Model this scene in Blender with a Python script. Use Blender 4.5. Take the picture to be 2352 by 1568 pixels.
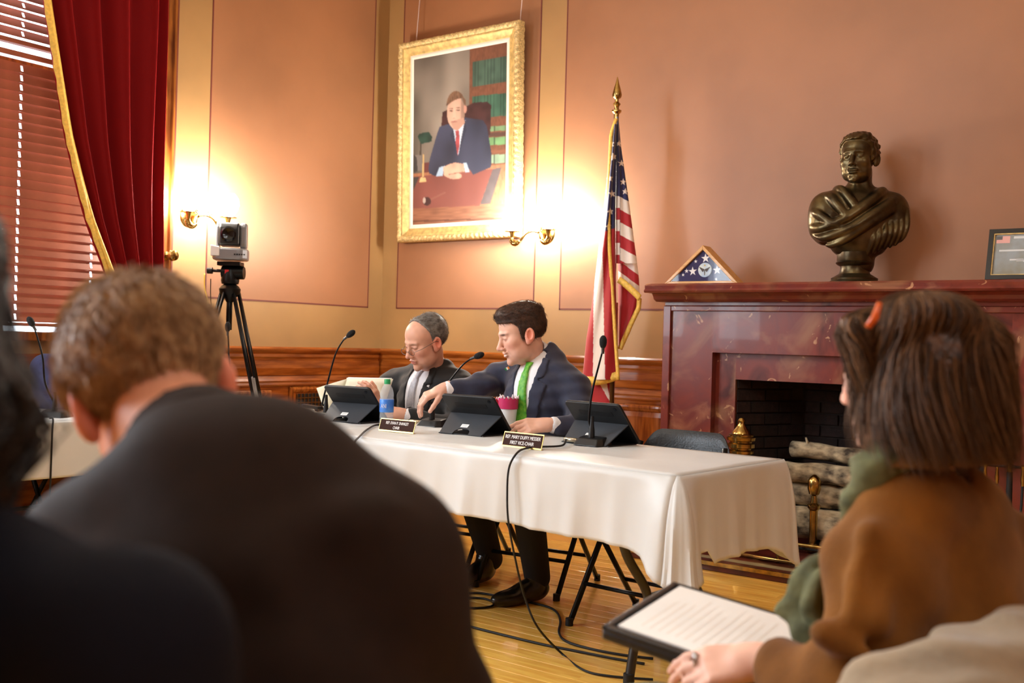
import bpy, bmesh, math, random
import numpy as np
from mathutils import Vector, Matrix
random.seed(7); np.random.seed(7)
S = bpy.context.scene
for o in list(bpy.data.objects): bpy.data.objects.remove(o)
C = S.collection
# ------------------------------------------------------------------ camera
F = 2350.0; CAM = np.array([5.43, -5.7, 1.14]); YAW = math.radians(36.3); ROLL = math.radians(1.6)
cd = bpy.data.cameras.new('camera'); cam = bpy.data.objects.new('camera', cd); C.objects.link(cam)
cd.sensor_width = 36.0; cd.lens = 36.0 * F / 2352.0; cd.clip_start = 0.02
cam.location = CAM
cam.rotation_euler = (Matrix.Rotation(YAW, 4, 'Z') @ Matrix.Rotation(math.radians(90), 4, 'X') @ Matrix.Rotation(ROLL, 4, 'Z')).to_euler()
cd.dof.use_dof = True; cd.dof.focus_distance = 4.6; cd.dof.aperture_fstop = 3.4
S.camera = cam
# ------------------------------------------------------------------ world, light, exposure
w = bpy.data.worlds.new('sky'); S.world = w; w.use_nodes = True
w.node_tree.nodes['Background'].inputs[0].default_value = (0.80, 0.90, 1.0, 1); w.node_tree.nodes['Background'].inputs[1].default_value = 3.5
S.view_settings.view_transform = 'Standard'; S.view_settings.look = 'None'; S.view_settings.gamma = 1; S.view_settings.use_curve_mapping = False
S.view_settings.exposure = 0.80
def area(name, loc, rot, sx, sy, power, col):
    l = bpy.data.lights.new(name, 'AREA'); l.shape = 'RECTANGLE'; l.size = sx; l.size_y = sy; l.energy = power; l.color = col
    o = bpy.data.objects.new(name, l); C.objects.link(o); o.location = loc; o.rotation_euler = rot; return o
# daylight entering through the two tall windows of the left wall that lie outside the frame
area('daylight_window', (0.06, -4.9, 2.55), (0, math.radians(-90), 0), 2.6, 1.25, 84, (0.86, 0.93, 1.0))
area('daylight_window', (0.06, -7.1, 2.55), (0, math.radians(-90), 0), 2.6, 1.25, 66, (0.86, 0.93, 1.0))
LAMP = (1.0, 0.80, 0.56)
# ------------------------------------------------------------------ layout helpers (pixel of the 2352x1568 frame -> point in the room)
_fw = np.array([-math.sin(YAW), math.cos(YAW), 0]); _rt = np.array([math.cos(YAW), math.sin(YAW), 0]); _up = np.array([0, 0, 1.])
def ray(px, py):
    u = px - 1176.; v = 784. - py; c, s = math.cos(ROLL), math.sin(ROLL)
    return _rt*(u*c-v*s)/F + _up*(u*s+v*c)/F + _fw
def at(px, py, D): return CAM + ray(px, py)*D
def onY(px, py, y): r = ray(px, py); return CAM + r*((y-CAM[1])/r[1])
def onX(px, py, x): r = ray(px, py); return CAM + r*((x-CAM[0])/r[0])
def onZ(px, py, z): r = ray(px, py); return CAM + r*((z-CAM[2])/r[2])
# ------------------------------------------------------------------ materials
def lin(c):
    c = np.array(c[:3], float)/255.
    return tuple(np.where(c <= 0.04045, c/12.92, ((c+0.055)/1.055)**2.4)) + (1.0,)
_M = {}
def M(name, rgb=(128,128,128), rough=.5, metal=0., var=0., vs=8., rgb2=None, bump=0., bs=60., sheen=0., coat=0., spec=.5, trans=0., ior=1.45, emit=0., ecol=None, stretch=None, rnd=0., detail=4., sss=0., stint=None):
    if name in _M: return _M[name]
    m = bpy.data.materials.new(name); m.use_nodes = True; nt = m.node_tree; N = nt.nodes; L = nt.links
    b = N['Principled BSDF']; I = b.inputs
    I['Base Color'].default_value = lin(rgb); I['Roughness'].default_value = rough; I['Metallic'].default_value = metal
    I['Specular IOR Level'].default_value = spec; I['Coat Weight'].default_value = coat; I['Sheen Weight'].default_value = sheen
    I['Transmission Weight'].default_value = trans; I['IOR'].default_value = ior
    if sss: I['Subsurface Weight'].default_value = sss; I['Subsurface Radius'].default_value = (.012,.005,.003); I['Subsurface Scale'].default_value = 1.0
    if stint: I['Sheen Tint'].default_value = lin(stint)
    if emit: I['Emission Color'].default_value = (tuple(ecol)+(1,)) if ecol else lin(rgb); I['Emission Strength'].default_value = emit
    co = None
    def coords():
        nonlocal co
        if co is None:
            t = N.new('ShaderNodeTexCoord'); co = t.outputs['Object']
            if stretch:
                mp = N.new('ShaderNodeMapping'); mp.inputs['Scale'].default_value = stretch; L.new(co, mp.inputs['Vector']); co = mp.outputs[0]
        return co
    if rgb2 is None and var: rgb2 = tuple(max(0, c*(1-var)) for c in rgb)
    src = None
    if rgb2 is not None:
        n = N.new('ShaderNodeTexNoise'); n.inputs['Scale'].default_value = vs; n.inputs['Detail'].default_value = detail; L.new(coords(), n.inputs['Vector'])
        r = N.new('ShaderNodeValToRGB'); r.color_ramp.elements[0].position = .35; r.color_ramp.elements[1].position = .65
        r.color_ramp.elements[0].color = lin(rgb2); r.color_ramp.elements[1].color = lin(rgb); L.new(n.outputs['Fac'], r.inputs['Fac']); src = r.outputs['Color']
        L.new(src, I['Base Color'])
    if rnd:
        oi = N.new('ShaderNodeObjectInfo'); hs = N.new('ShaderNodeHueSaturation'); mr = N.new('ShaderNodeMapRange')
        mr.inputs['To Min'].default_value = 1-rnd; mr.inputs['To Max'].default_value = 1+rnd; L.new(oi.outputs['Random'], mr.inputs['Value']); L.new(mr.outputs[0], hs.inputs['Value'])
        if src: L.new(src, hs.inputs['Color'])
        else: hs.inputs['Color'].default_value = lin(rgb)
        L.new(hs.outputs[0], I['Base Color'])
    if bump:
        n2 = N.new('ShaderNodeTexNoise'); n2.inputs['Scale'].default_value = bs; n2.inputs['Detail'].default_value = 5; L.new(coords(), n2.inputs['Vector'])
        bp = N.new('ShaderNodeBump'); bp.inputs['Strength'].default_value = bump; bp.inputs['Distance'].default_value = .01; L.new(n2.outputs['Fac'], bp.inputs['Height']); L.new(bp.outputs[0], I['Normal'])
    _M[name] = m; return m
def Mcol(name, rough=.6, sheen=0., bump=0., bs=80., sss=0., spec=.4):
    if name in _M: return _M[name]
    m = M(name, (128,128,128), rough, bump=bump, bs=bs, sheen=sheen, sss=sss, spec=spec); nt = m.node_tree
    a = nt.nodes.new('ShaderNodeAttribute'); a.attribute_name = 'Col'; nt.links.new(a.outputs['Color'], nt.nodes['Principled BSDF'].inputs['Base Color']); return m
def Mmarble(name):
    m = M(name, (140,55,48), .30, coat=.15); nt = m.node_tree; N = nt.nodes; L = nt.links; b = N['Principled BSDF']
    t = N.new('ShaderNodeTexCoord'); oi = N.new('ShaderNodeObjectInfo'); ad = N.new('ShaderNodeVectorMath'); L.new(t.outputs['Object'], ad.inputs[0]); L.new(oi.outputs['Random'], ad.inputs[1])
    def noise(sc, det, dist, e):
        n = N.new('ShaderNodeTexNoise'); n.inputs['Scale'].default_value = sc; n.inputs['Detail'].default_value = det; n.inputs['Distortion'].default_value = dist; L.new(ad.outputs[0], n.inputs['Vector'])
        r = N.new('ShaderNodeValToRGB'); L.new(n.outputs['Fac'], r.inputs['Fac']); el = r.color_ramp.elements
        while len(el) < len(e): el.new(.5)
        for k, (p, c) in enumerate(e): el[k].position = p; el[k].color = c
        return r.outputs['Color']
    base = noise(4.2, 7, .9, [(.28, lin((72,27,22))), (.45, lin((124,54,43))), (.60, lin((112,52,48))), (.78, lin((160,108,82)))])
    blot = noise(2.3, 4, 1.2, [(.53, (0,0,0,1)), (.66, (1,1,1,1))]); vein = noise(9, 8, 2.2, [(.655, (0,0,0,1)), (.70, (1,1,1,1))])
    m1 = N.new('ShaderNodeMixRGB'); L.new(blot, m1.inputs[0]); L.new(base, m1.inputs[1]); m1.inputs[2].default_value = lin((146,98,72))
    m2 = N.new('ShaderNodeMixRGB'); mu = N.new('ShaderNodeMath'); mu.operation = 'MULTIPLY'; L.new(vein, mu.inputs[0]); mu.inputs[1].default_value = .7; L.new(mu.outputs[0], m2.inputs[0]); L.new(m1.outputs[0], m2.inputs[1]); m2.inputs[2].default_value = lin((206,160,120))
    L.new(m2.outputs[0], b.inputs['Base Color']); return m
def Mwood(name, a, b_, rough=.3, scale=3., axis=0, coat=.3, rnd=.0):
    if name in _M: return _M[name]
    st = [1,1,1]; st = [(1. if k == axis else 9.) for k in range(3)]
    return M(name, a, rough, vs=scale, rgb2=b_, stretch=tuple(st), coat=coat, rnd=rnd, detail=6)
WALL = M('tan_paint', (166,128,82), .42, var=.10, vs=1.5, bump=.03, bs=30)
TERRA = M('terracotta_paint', (160,110,76), .42, var=.10, vs=1.2, bump=.03, bs=30)
LINE = M('pinstripe_paint', (104,48,40), .5)
CEIL = M('ceiling_paint', (222,206,178), .7)
OAK = Mwood('oak_x', (168,98,38), (118,58,16), .26, 4, 0)
OAKY = Mwood('oak_y', (150,80,28), (108,50,13), .26, 4, 1)
OAKZ = Mwood('oak_z', (164,94,36), (112,54,15), .26, 4, 2)
PLANK = Mwood('maple_floor', (248,200,98), (230,172,76), .24, 5, 0, .45, .10)
MARBLE = Mmarble('red_marble')
BRASS = M('brass', (196,164,96), .22, 1.0, var=.25, vs=30)
BLACKM = M('black_metal', (16,16,17), .35, .6)
BLACKP = M('black_plastic', (15,15,16), .45)
BLACKR = M('black_rubber', (12,12,13), .6)
CHROME = M('steel', (190,192,196), .2, 1.0)
WHITEP = M('white_paper', (240,240,238), .8, var=.03)
# ------------------------------------------------------------------ objects
def thing(name, label, cat, loc=(0,0,0), group=None):
    o = bpy.data.objects.new(name, None); C.objects.link(o); o.location = loc; o['label'] = label; o['category'] = cat; o.empty_display_size = .1
    if group: o['group'] = group
    return o
def tag(o, label=None, cat=None, group=None, kind=None):
    if label: o['label'] = label
    if cat: o['category'] = cat
    if group: o['group'] = group
    if kind: o['kind'] = kind
    return o
def wloc(o):
    v = Vector((0,0,0))
    while o is not None: v = v + o.location; o = o.parent
    return v
def copy_tree(o, parent=None):
    c = o.copy(); C.objects.link(c); c.parent = parent
    for ch in list(o.children): copy_tree(ch, c)
    return c
class MB:
    """collects shapes, in room coordinates, into one mesh"""
    def __init__(s): s.v = []; s.f = []; s.mi = []; s.m = 0; s.col = None
    def add(s, vs, fs):
        n = len(s.v); s.v += [tuple(map(float, p)) for p in vs]; s.f += [tuple(i+n for i in f) for f in fs]; s.mi += [s.m]*len(fs); return s
    def box(s, a, b, R=None, c=None):
        x0,y0,z0 = a; x1,y1,z1 = b
        vs = np.array([(x0,y0,z0),(x1,y0,z0),(x1,y1,z0),(x0,y1,z0),(x0,y0,z1),(x1,y0,z1),(x1,y1,z1),(x0,y1,z1)], float)
        if R is not None: vs = vs @ np.array(R).T
        if c is not None: vs = vs + np.array(c)
        return s.add(vs, [(0,3,2,1),(4,5,6,7),(0,1,5,4),(1,2,6,5),(2,3,7,6),(3,0,4,7)])
    def tube(s, pts, r, n=10, cap=True, sq=1.0):
        P = [np.array(p, float) for p in pts]; k = len(P); rr = r if hasattr(r, '__len__') else [r]*k
        T = [P[min(i+1,k-1)]-P[max(i-1,0)] for i in range(k)]; T = [t/(np.linalg.norm(t)+1e-12) for t in T]
        a = np.array([0,0,1.]) if abs(T[0][2]) < .9 else np.array([1.,0,0]); u = np.cross(T[0], a); u /= np.linalg.norm(u); vs = []
        for i in range(k):
            u = u - T[i]*(u@T[i]); u /= (np.linalg.norm(u)+1e-12); v = np.cross(T[i], u)
            for j in range(n):
                t = 2*math.pi*j/n; vs.append(P[i] + rr[i]*(math.cos(t)*u + sq*math.sin(t)*v))
        fs = [(i*n+j, i*n+(j+1)%n, (i+1)*n+(j+1)%n, (i+1)*n+j) for i in range(k-1) for j in range(n)]
        if cap: fs += [tuple(range(n))[::-1], tuple((k-1)*n+j for j in range(n))]
        return s.add(vs, fs)
    def lathe(s, prof, c=(0,0,0), n=24, R=None, sx=1., sy=1.):
        vs = []; k = len(prof)
        for (r, z) in prof:
            for j in range(n):
                t = 2*math.pi*j/n; vs.append((r*math.cos(t)*sx, r*math.sin(t)*sy, z))
        vs = np.array(vs)
        if R is not None: vs = vs @ np.array(R).T
        vs = vs + np.array(c)
        fs = [(i*n+j, i*n+(j+1)%n, (i+1)*n+(j+1)%n, (i+1)*n+j) for i in range(k-1) for j in range(n)]
        fs += [tuple(range(n))[::-1], tuple((k-1)*n+j for j in range(n))]
        return s.add(vs, fs)
    def ball(s, c, r, n=16, R=None):
        r = np.array(r if hasattr(r, '__len__') else (r,r,r), float); m = n//2; vs = []
        for i in range(m+1):
            p = math.pi*i/m
            for j in range(n): t = 2*math.pi*j/n; vs.append((math.sin(p)*math.cos(t)*r[0], math.sin(p)*math.sin(t)*r[1], -math.cos(p)*r[2]))
        vs = np.array(vs)
        if R is not None: vs = vs @ np.array(R).T
        return s.add(vs + np.array(c), [(i*n+j, i*n+(j+1)%n, (i+1)*n+(j+1)%n, (i+1)*n+j) for i in range(m) for j in range(n)])
    def prism(s, poly, d0, d1, O=(0,0,0), U=(1,0,0), V=(0,0,1), W=None):
        O, U, V = np.array(O, float), np.array(U, float), np.array(V, float); W = np.cross(U, V) if W is None else np.array(W, float); n = len(poly)
        vs = [O+U*p[0]+V*p[1]+W*d for d in (d0, d1) for p in poly]
        return s.add(vs, [tuple(range(n))[::-1], tuple(range(n, 2*n))] + [(i, (i+1)%n, n+(i+1)%n, n+i) for i in range(n)])
    def grid(s, G):
        a, b = len(G), len(G[0]); return s.add([p for r in G for p in r], [(i*b+j, (i+1)*b+j, (i+1)*b+j+1, i*b+j+1) for i in range(a-1) for j in range(b-1)])
    def extr(s, prof, p0, p1, out, up=(0,0,1)):
        """moulding: profile (out, up) swept straight from p0 to p1"""
        p0, p1, out, up = [np.array(x, float) for x in (p0, p1, out, up)]; n = len(prof)
        vs = [p + out*a + up*b for p in (p0, p1) for (a, b) in prof]
        return s.add(vs, [tuple(range(n)), tuple(range(n, 2*n))[::-1]] + [(i, (i+1)%n, n+(i+1)%n, n+i) for i in range(n)])
    def build(s, name, mat, parent=None, smooth=False, bevel=0., loc=None, kind=None, solid=0., sub=0, fix=True, ang=None):
        me = bpy.data.meshes.new(name); base = wloc(parent) if parent else Vector((0,0,0))
        if parent is None and loc is None and s.v: a = np.array(s.v); loc = (float((a[:,0].min()+a[:,0].max())/2), float((a[:,1].min()+a[:,1].max())/2), float(a[:,2].min()))
        lo = Vector(loc) if loc is not None else Vector((0,0,0)); off = np.array(base + (lo if parent is None else Vector((0,0,0))))
        me.from_pydata([tuple(np.array(p)-off) for p in s.v], [], s.f)
        ms = mat if isinstance(mat, (list, tuple)) else [mat]
        for m in ms: me.materials.append(m)
        if len(ms) > 1: me.polygons.foreach_set('material_index', s.mi)
        if smooth: me.polygons.foreach_set('use_smooth', [True]*len(me.polygons))
        if s.col is not None:
            ca = me.color_attributes.new('Col', 'FLOAT_COLOR', 'POINT'); arr = np.ones((len(s.v), 4), np.float32); arr[:, :3] = s.col; ca.data.foreach_set('color', arr.ravel())
        if fix:
            bm = bmesh.new(); bm.from_mesh(me); bmesh.ops.recalc_face_normals(bm, faces=bm.faces); bm.to_mesh(me); bm.free()
        me.update()
        o = bpy.data.objects.new(name, me); C.objects.link(o)
        if parent is None: o.location = lo
        else: o.parent = parent
        if bevel: md = o.modifiers.new('bevel', 'BEVEL'); md.width = bevel; md.segments = 2; md.limit_method = 'ANGLE'
        if solid: md = o.modifiers.new('solid', 'SOLIDIFY'); md.thickness = solid; md.offset = 0
        if sub: md = o.modifiers.new('sub', 'SUBSURF'); md.levels = sub; md.render_levels = sub
        if ang: md = None; me.set_sharp_from_angle(angle=math.radians(ang))
        if kind: o['kind'] = kind
        return o
def bx(name, mat, a, b, parent=None, bevel=0., kind=None, R=None, c=None):
    return MB().box(a, b, R, c).build(name, mat, parent, bevel=bevel, kind=kind)
def spline(pts, n=12):
    """Catmull-Rom through points"""
    P = [np.array(p, float) for p in pts]; P = [2*P[0]-P[1]] + P + [2*P[-1]-P[-2]]; out = []
    for i in range(1, len(P)-2):
        for k in range(n):
            t = k/n; a, b, c, d = P[i-1], P[i], P[i+1], P[i+2]
            out.append(.5*((2*b)+(c-a)*t+(2*a-5*b+4*c-d)*t*t+(-a+3*b-3*c+d)*t**3))
    out.append(P[-2]); return out
def rotz(a): c, s = math.cos(a), math.sin(a); return np.array([[c,-s,0],[s,c,0],[0,0,1.]])
def rotx(a): c, s = math.cos(a), math.sin(a); return np.array([[1.,0,0],[0,c,-s],[0,s,c]])
def roty(a): c, s = math.cos(a), math.sin(a); return np.array([[c,0,s],[0,1.,0],[-s,0,c]])
def text_mesh(name, body, size, mat, parent, O, U, V, extrude=.0004, align='CENTER', squeeze=1.0):
    cu = bpy.data.curves.new(name, 'FONT'); cu.body = body; cu.size = size; cu.align_x = align; cu.align_y = 'CENTER'; cu.extrude = extrude; cu.resolution_u = 3
    t = bpy.data.objects.new('tmp', cu); C.objects.link(t); dg = bpy.context.evaluated_depsgraph_get(); dg.update()
    me = bpy.data.meshes.new_from_object(t.evaluated_get(dg)); bpy.data.objects.remove(t); me.name = name
    U, V = np.array(U, float), np.array(V, float); W = np.cross(U, V); base = np.array(wloc(parent)) if parent else np.zeros(3)
    for v in me.vertices: p = np.array(O) + U*v.co.x*squeeze + V*v.co.y + W*v.co.z - base; v.co = p
    me.materials.clear(); me.materials.append(mat); o = bpy.data.objects.new(name, me); C.objects.link(o)
    if parent: o.parent = parent
    return o
# ================================================================== the room
RX, RY, RH = 9.0, -9.0, 4.6
fl = bx('floor', M('floor_base', (222,166,80), .3), (-.3, RY-.3, -.12), (RX+.3, .45, -.006), kind='structure'); tag(fl, 'polished honey maple strip floor')
_pm = {}
def plank_mesh(L):
    if L not in _pm:
        bm = MB().box((0,0,-.012), (L-.0006, .0824, 0)); o = bm.build('plank', PLANK, fl, bevel=.0007); _pm[L] = o; return o, True
    o = _pm[L].copy(); C.objects.link(o); return o, False
base_off = Vector(fl.location)
r = random.Random(3); row = 0; y = -4.75
while y < -.78:
    x = .9 - r.random()*.8
    while x < 5.3:
        L = r.choice([1.2, 1.5, 1.9]); o, new = plank_mesh(L)
        o.location = Vector((x, y, 0)); x += L
        o.parent = fl
        # verts of the shared mesh are relative to the floor's origin
    y += .083
for o in fl.children: pass
ce = bx('ceiling', CEIL, (-.3, RY-.3, RH), (RX+.3, .45, RH+.1), kind='structure')
wr = bx('wall_right', TERRA, (RX, RY-.3, 0), (RX+.3, .45, RH), kind='structure')
wf = bx('wall_front', TERRA, (-.3, RY-.3, 0), (RX, RY, RH), kind='structure')
FX0, FX1, FZ = 3.01, 4.33, .96
m = MB(); m.box((-.3, 0, 0), (FX0, .45, RH)); m.box((FX1, 0, 0), (RX, .45, RH)); m.box((FX0, 0, FZ), (FX1, .45, RH))
wb = m.build('wall_back', WALL, kind='structure'); tag(wb, 'tan wall with terracotta painted panels behind the fireplace')
WIN = [(-3.45, -2.02), (-5.6, -4.2), (-7.8, -6.4)]; WZ0, WZ1 = 1.12, 4.15
m = MB(); ys = [RY] + [v for a in reversed(WIN) for v in a] + [0]
for i in range(0, len(ys), 2): m.box((-.3, ys[i], 0), (0, ys[i+1], RH))
for a, b in WIN: m.box((-.3, a, 0), (0, b, WZ0)); m.box((-.3, a, WZ1), (0, b, RH))
wl = m.build('wall_left', WALL, kind='structure'); tag(wl, 'tan wall with terracotta painted panel beside the window')
def panel(wall, P, Q, axis):
    """painted panel with pinstripe border, P,Q = (t0,z0),(t1,z1)"""
    (a, z0), (b, z1) = P, Q
    def B(name, mat, a0, b0, a1, b1, d):
        if axis == 'x': bx(name, mat, (a0, -d, b0), (a1, .0, b1), wall)
        else: bx(name, mat, (0, a0, b0), (d, a1, b1), wall)
    B('painted_panel', TERRA, a, z0, b, z1, .0015); t = .010
    for q in ((a, z0, b, z0+t), (a, z1-t, b, z1), (a, z0, a+t, z1), (b-t, z0, b, z1)): B('pinstripe', LINE, *q, .0022)
panel(wb, (.15, 1.362), (1.42, 4.25), 'x'); panel(wb, (1.625, 1.36), (7.3, 4.25), 'x'); panel(wb, (7.5, 1.36), (8.85, 4.25), 'x')
panel(wl, (-1.62, 1.362), (-.148, 4.25), 'y'); panel(wl, (-1.945, 1.2), (-1.865, 4.25), 'y'); panel(wl, (-4.05, 1.36), (-3.62, 4.25), 'y')
# ---- wainscot
RAILP = [(0,.0),(.022,0),(.03,.012),(.028,.03),(.045,.045),(.055,.058),(.055,.068),(.045,.080),(0,.080)]
LOWP = [(0,0),(.026,0),(.034,.012),(.03,.026),(.036,.038),(.03,.055),(.022,.07),(0,.07)]
BASEP = [(0,0),(.03,0),(.03,.13),(.022,.15),(.012,.17),(0,.17)]
def frame_panel(par, o, U, N, a, b, z0, z1, mats, inner=True):
    """recessed panel with a mitred bolection frame"""
    U, N = np.array(U, float), np.array(N, float); O = np.array(o, float)
    def pt(t, z, d): return O + U*t + np.array([0,0,z]) + N*d
    m = MB(); w_ = .045
    for (p, q) in (((a,z0),(b,z0)), ((b,z0),(b,z1)), ((b,z1),(a,z1)), ((a,z1),(a,z0))):
        cxy = np.array([(a+b)/2, (z0+z1)/2]); pts = []
        for (d, k) in ((.004, 0), (.020, .006), (.022, .018), (.012, .034), (.001, w_)):
            for e in (p, q):
                e2 = np.array(e, float); e2 += np.sign(cxy-e2)*k; pts.append(pt(e2[0], e2[1], d))
        n0 = len(m.v); m.add(pts, [(2*i, 2*i+1, 2*i+3, 2*i+2) for i in range(4)])
    m.build('panel_moulding', mats[1], par, fix=False)
    if inner:
        m = MB(); q = .075; m.add([pt(a+w_,z0+w_,.002), pt(b-w_,z0+w_,.002), pt(b-w_,z1-w_,.002), pt(a+w_,z1-w_,.002), pt(a+q,z0+q,.009), pt(b-q,z0+q,.009), pt(b-q,z1-q,.009), pt(a+q,z1-q,.009)],
            [(0,1,5,4),(1,2,6,5),(2,3,7,6),(3,0,4,7),(4,5,6,7)]); m.build('panel', mats[0], par)
def wainscot(name, o, U, N, t0, t1, panels, oak, label):
    U, N = np.array(U, float), np.array(N, float); O = np.array(o, float)
    m = MB(); m.extr([(0,0),(.02,0),(.02,1.0),(0,1.0)], O+U*t0, O+U*t1, N); w = m.build(name, oak, kind='structure'); tag(w, label)
    MB().extr(RAILP, O+U*t0+np.array([0,0,.98]), O+U*t1+np.array([0,0,.98]), N).build('cap_rail', oak, w)
    MB().extr([(.02,.005),(.026,0),(.032,.05),(.026,.10),(.02,.10)], O+U*(t0+.02)+np.array([0,0,.865]), O+U*(t1-.02)+np.array([0,0,.865]), N).build('frieze_board', oak, w)
    MB().extr(LOWP, O+U*t0+np.array([0,0,.79]), O+U*t1+np.array([0,0,.79]), N).build('moulding', oak, w)
    MB().extr(BASEP, O+U*t0, O+U*t1, N).build('baseboard', oak, w)
    for a, b in panels: frame_panel(w, O+N*.02, U, N, a, b, .24, .765, (OAKZ, OAKZ))
    return w
wainscot('trim_1', (0,0,0), (1,0,0), (0,-1,0), .0, 2.58, [(.12,.85),(.95,1.68),(1.78,2.5)], OAK, 'oak wainscot with cap rail behind the seated officials')
wainscot('trim_2', (0,0,0), (1,0,0), (0,-1,0), 4.76, RX, [(4.86,6.1),(6.2,7.5),(7.6,8.9)], OAK, 'oak wainscot right of the fireplace')
wL = wainscot('trim_3', (0,0,0), (0,-1,0), (1,0,0), .02, 1.98, [(1.08,1.6),(1.68,1.94)], OAKY, 'oak wainscot with heating grille under the left wall panel')
MB().extr([(0,0),(.02,0),(.02,1.0),(0,1.0)], (0,-8.9,0), (0,-1.98,0), (1,0,0)).build('trim_4', OAKY, kind='structure')
# grille panel
frame_panel(wL, np.array([.02,0,0]), (0,-1,0), (1,0,0), .10, .92, .20, .785, (OAKZ, OAKZ), inner=False)
bx('grille_back', M('grille_dark', (30,20,12), .9), (.0205, -.85, .26), (.0215, -.17, .735), wL)
gm = M('grille_bronze', (122,88,44), .35, .8)
k = 0
while k*.034 < .68:
    bx('grille_bar', gm, (.024, -.85+k*.034, .26), (.027, -.843+k*.034, .735), wL); k += 1
k = 0
while k*.034 < .475:
    bx('grille_bar', gm, (.0255, -.85, .26+k*.034), (.0285, -.17, .267+k*.034), wL); k += 1
# ---- windows
glass = M('window_glass', (255,255,255), .02, trans=1.0, ior=1.0)
nt = glass.node_tree; tr = nt.nodes.new('ShaderNodeBsdfTransparent'); nt.links.new(tr.outputs[0], nt.nodes['Material Output'].inputs[0])
SLAT = M('blind_slat_wood', (176,102,76), .35, var=.15, vs=6, coat=.2, rnd=.06)
CASE = Mwood('window_case', (150,88,34), (92,44,14), .28, 4, 2)
for wi, (a, b) in enumerate(WIN):
    wn = bx('window_%d' % (wi+1), CASE, (-.3, a, WZ0-.05), (.06, b, WZ0), kind='structure', bevel=.006); tag(wn, ['window with closed wooden blinds behind the red curtain', 'tall window nearest the camera side', 'tall window at the far end of the left wall'][wi])
    for yy in (a, b-.05): bx('jamb', CASE, (-.28, yy, WZ0), (-.16, yy+.05, WZ1), wn)
    bx('head', CASE, (-.28, a, WZ1-.05), (-.16, b, WZ1), wn); bx('meeting_rail', CASE, (-.25, a+.05, 2.61), (-.19, b-.05, 2.66), wn)
    bx('pane', glass, (-.222, a+.05, WZ0), (-.218, b-.05, 2.61), wn); bx('pane', glass, (-.222, a+.05, 2.66), (-.218, b-.05, WZ1-.05), wn)
    for s, yy in ((1, b), (-1, a)):
        PR = [(0,0),(0,.012),(.02*1,.018),(.02,.03),(.034,.045),(.034,.09),(.045,.1),(.045,.115),(0,.115)]
        m = MB(); q = [(x_, yy + s*t_) for x_, t_ in PR]; n = len(q); m.add([(x_, y_, WZ0-.05) for x_, y_ in q]+[(x_, y_, WZ1+.1) for x_, y_ in q], [tuple(range(n)), tuple(range(n,2*n))]+[(i,(i+1)%n,n+(i+1)%n,n+i) for i in range(n)])
        m.build('casing', CASE, wn)
    bx('casing', CASE, (0, a-.115, WZ1), (.04, b+.115, WZ1+.11), wn, .006)
    if wi == 0:
        a_, b_ = a+.01, b-.01
        def slat_mesh():
            m = MB(); R = np.eye(3); hs = [-3.25, -2.81, -2.37]; hw, hh, sw = .007, .017, .0285
            ys_ = [a_]; 
            for h in sorted(hs): ys_ += [h-hw, h+hw]
            ys_.append(b_)
            def pl(y0, y1, z0, z1): m.box((-.0016, y0, z0), (.0016, y1, z1))
            for i in range(len(ys_)-1):
                if i % 2 == 0: pl(ys_[i], ys_[i+1], -sw, sw)
                else: pl(ys_[i], ys_[i+1], -sw, -hh); pl(ys_[i], ys_[i+1], hh, sw)
            return m
        proto = slat_mesh().build('slat', SLAT, wn); base = Vector(wn.location); me = proto.data
        for v in me.vertices: v.co += base      # own origin at x=z=0
        def put(z, x, tilt, first=[True]):
            o = proto if first[0] else proto.copy()
            if not first[0]: C.objects.link(o); o.parent = wn
            first[0] = False; o.location = Vector((x, 0, z)) - base; o.rotation_euler = (0, tilt, 0)
        z = 1.20
        while z < 2.60: put(z, -.06, math.radians(-17)); z += .052
        z = 2.74
        while z < 4.05: put(z, -.06, math.radians(-30)); z += .052
        bx('bottom_rail', SLAT, (-.08, a_, 1.150), (-.04, b_, 1.168), wn, .004); bx('bottom_rail', SLAT, (-.08, a_, 2.675), (-.035, b_, 2.70), wn, .004)
        bx('head_rail', SLAT, (-.10, a_, 2.605), (-.03, b_, 2.635), wn, .004); bx('head_rail', SLAT, (-.10, a_, 4.07), (-.03, b_, 4.12), wn, .004)
# ---- fireplace
fp = thing('fireplace', 'red marble fireplace with wide mantel shelf and dark brick firebox', 'fireplace', (3.67, -.15, 0))
BX0, BX1, BY = 2.58, 4.76, -.30; IX0, IX1, IZ = 2.888, 4.452, 1.11
m = MB()
m.extr([(0,0),(.06,0),(.09,.012),(.10,.03),(.115,.045),(.205,.045),(.215,.055),(.20,.068),(.205,.085),(.18,.098),(0,.098)], (BX0-.03, BY, 1.397), (BX1+.03, BY, 1.397), (0,-1,0))
m.build('mantel_shelf', MARBLE, fp); bx('mantel_top', MARBLE, (BX0-.035, BY, 1.40), (BX1+.035, 0, 1.495), fp)
bx('frieze', MARBLE, (BX0, BY-.012, 1.375), (BX1, 0, 1.40), fp, .004)
for nm, a, b in (('jamb', (BX0, BY, 0), (IX0, -.02, 1.375)), ('jamb', (IX1, BY, 0), (BX1, -.02, 1.375)), ('lintel', (IX0, BY, IZ), (IX1, -.02, 1.375))): bx(nm, MARBLE, a, b, fp)
for nm, a, b in (('edge_strip', (BX0-.004, BY-.018, 0), (BX0+.045, BY-.0, 1.375)), ('edge_strip', (BX1-.045, BY-.018, 0), (BX1+.004, BY, 1.375)), ('edge_strip', (BX0+.045, BY-.018, 1.345), (BX1-.045, BY, 1.375))): bx(nm, MARBLE, a, b, fp, .004)
IY = -.245
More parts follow.
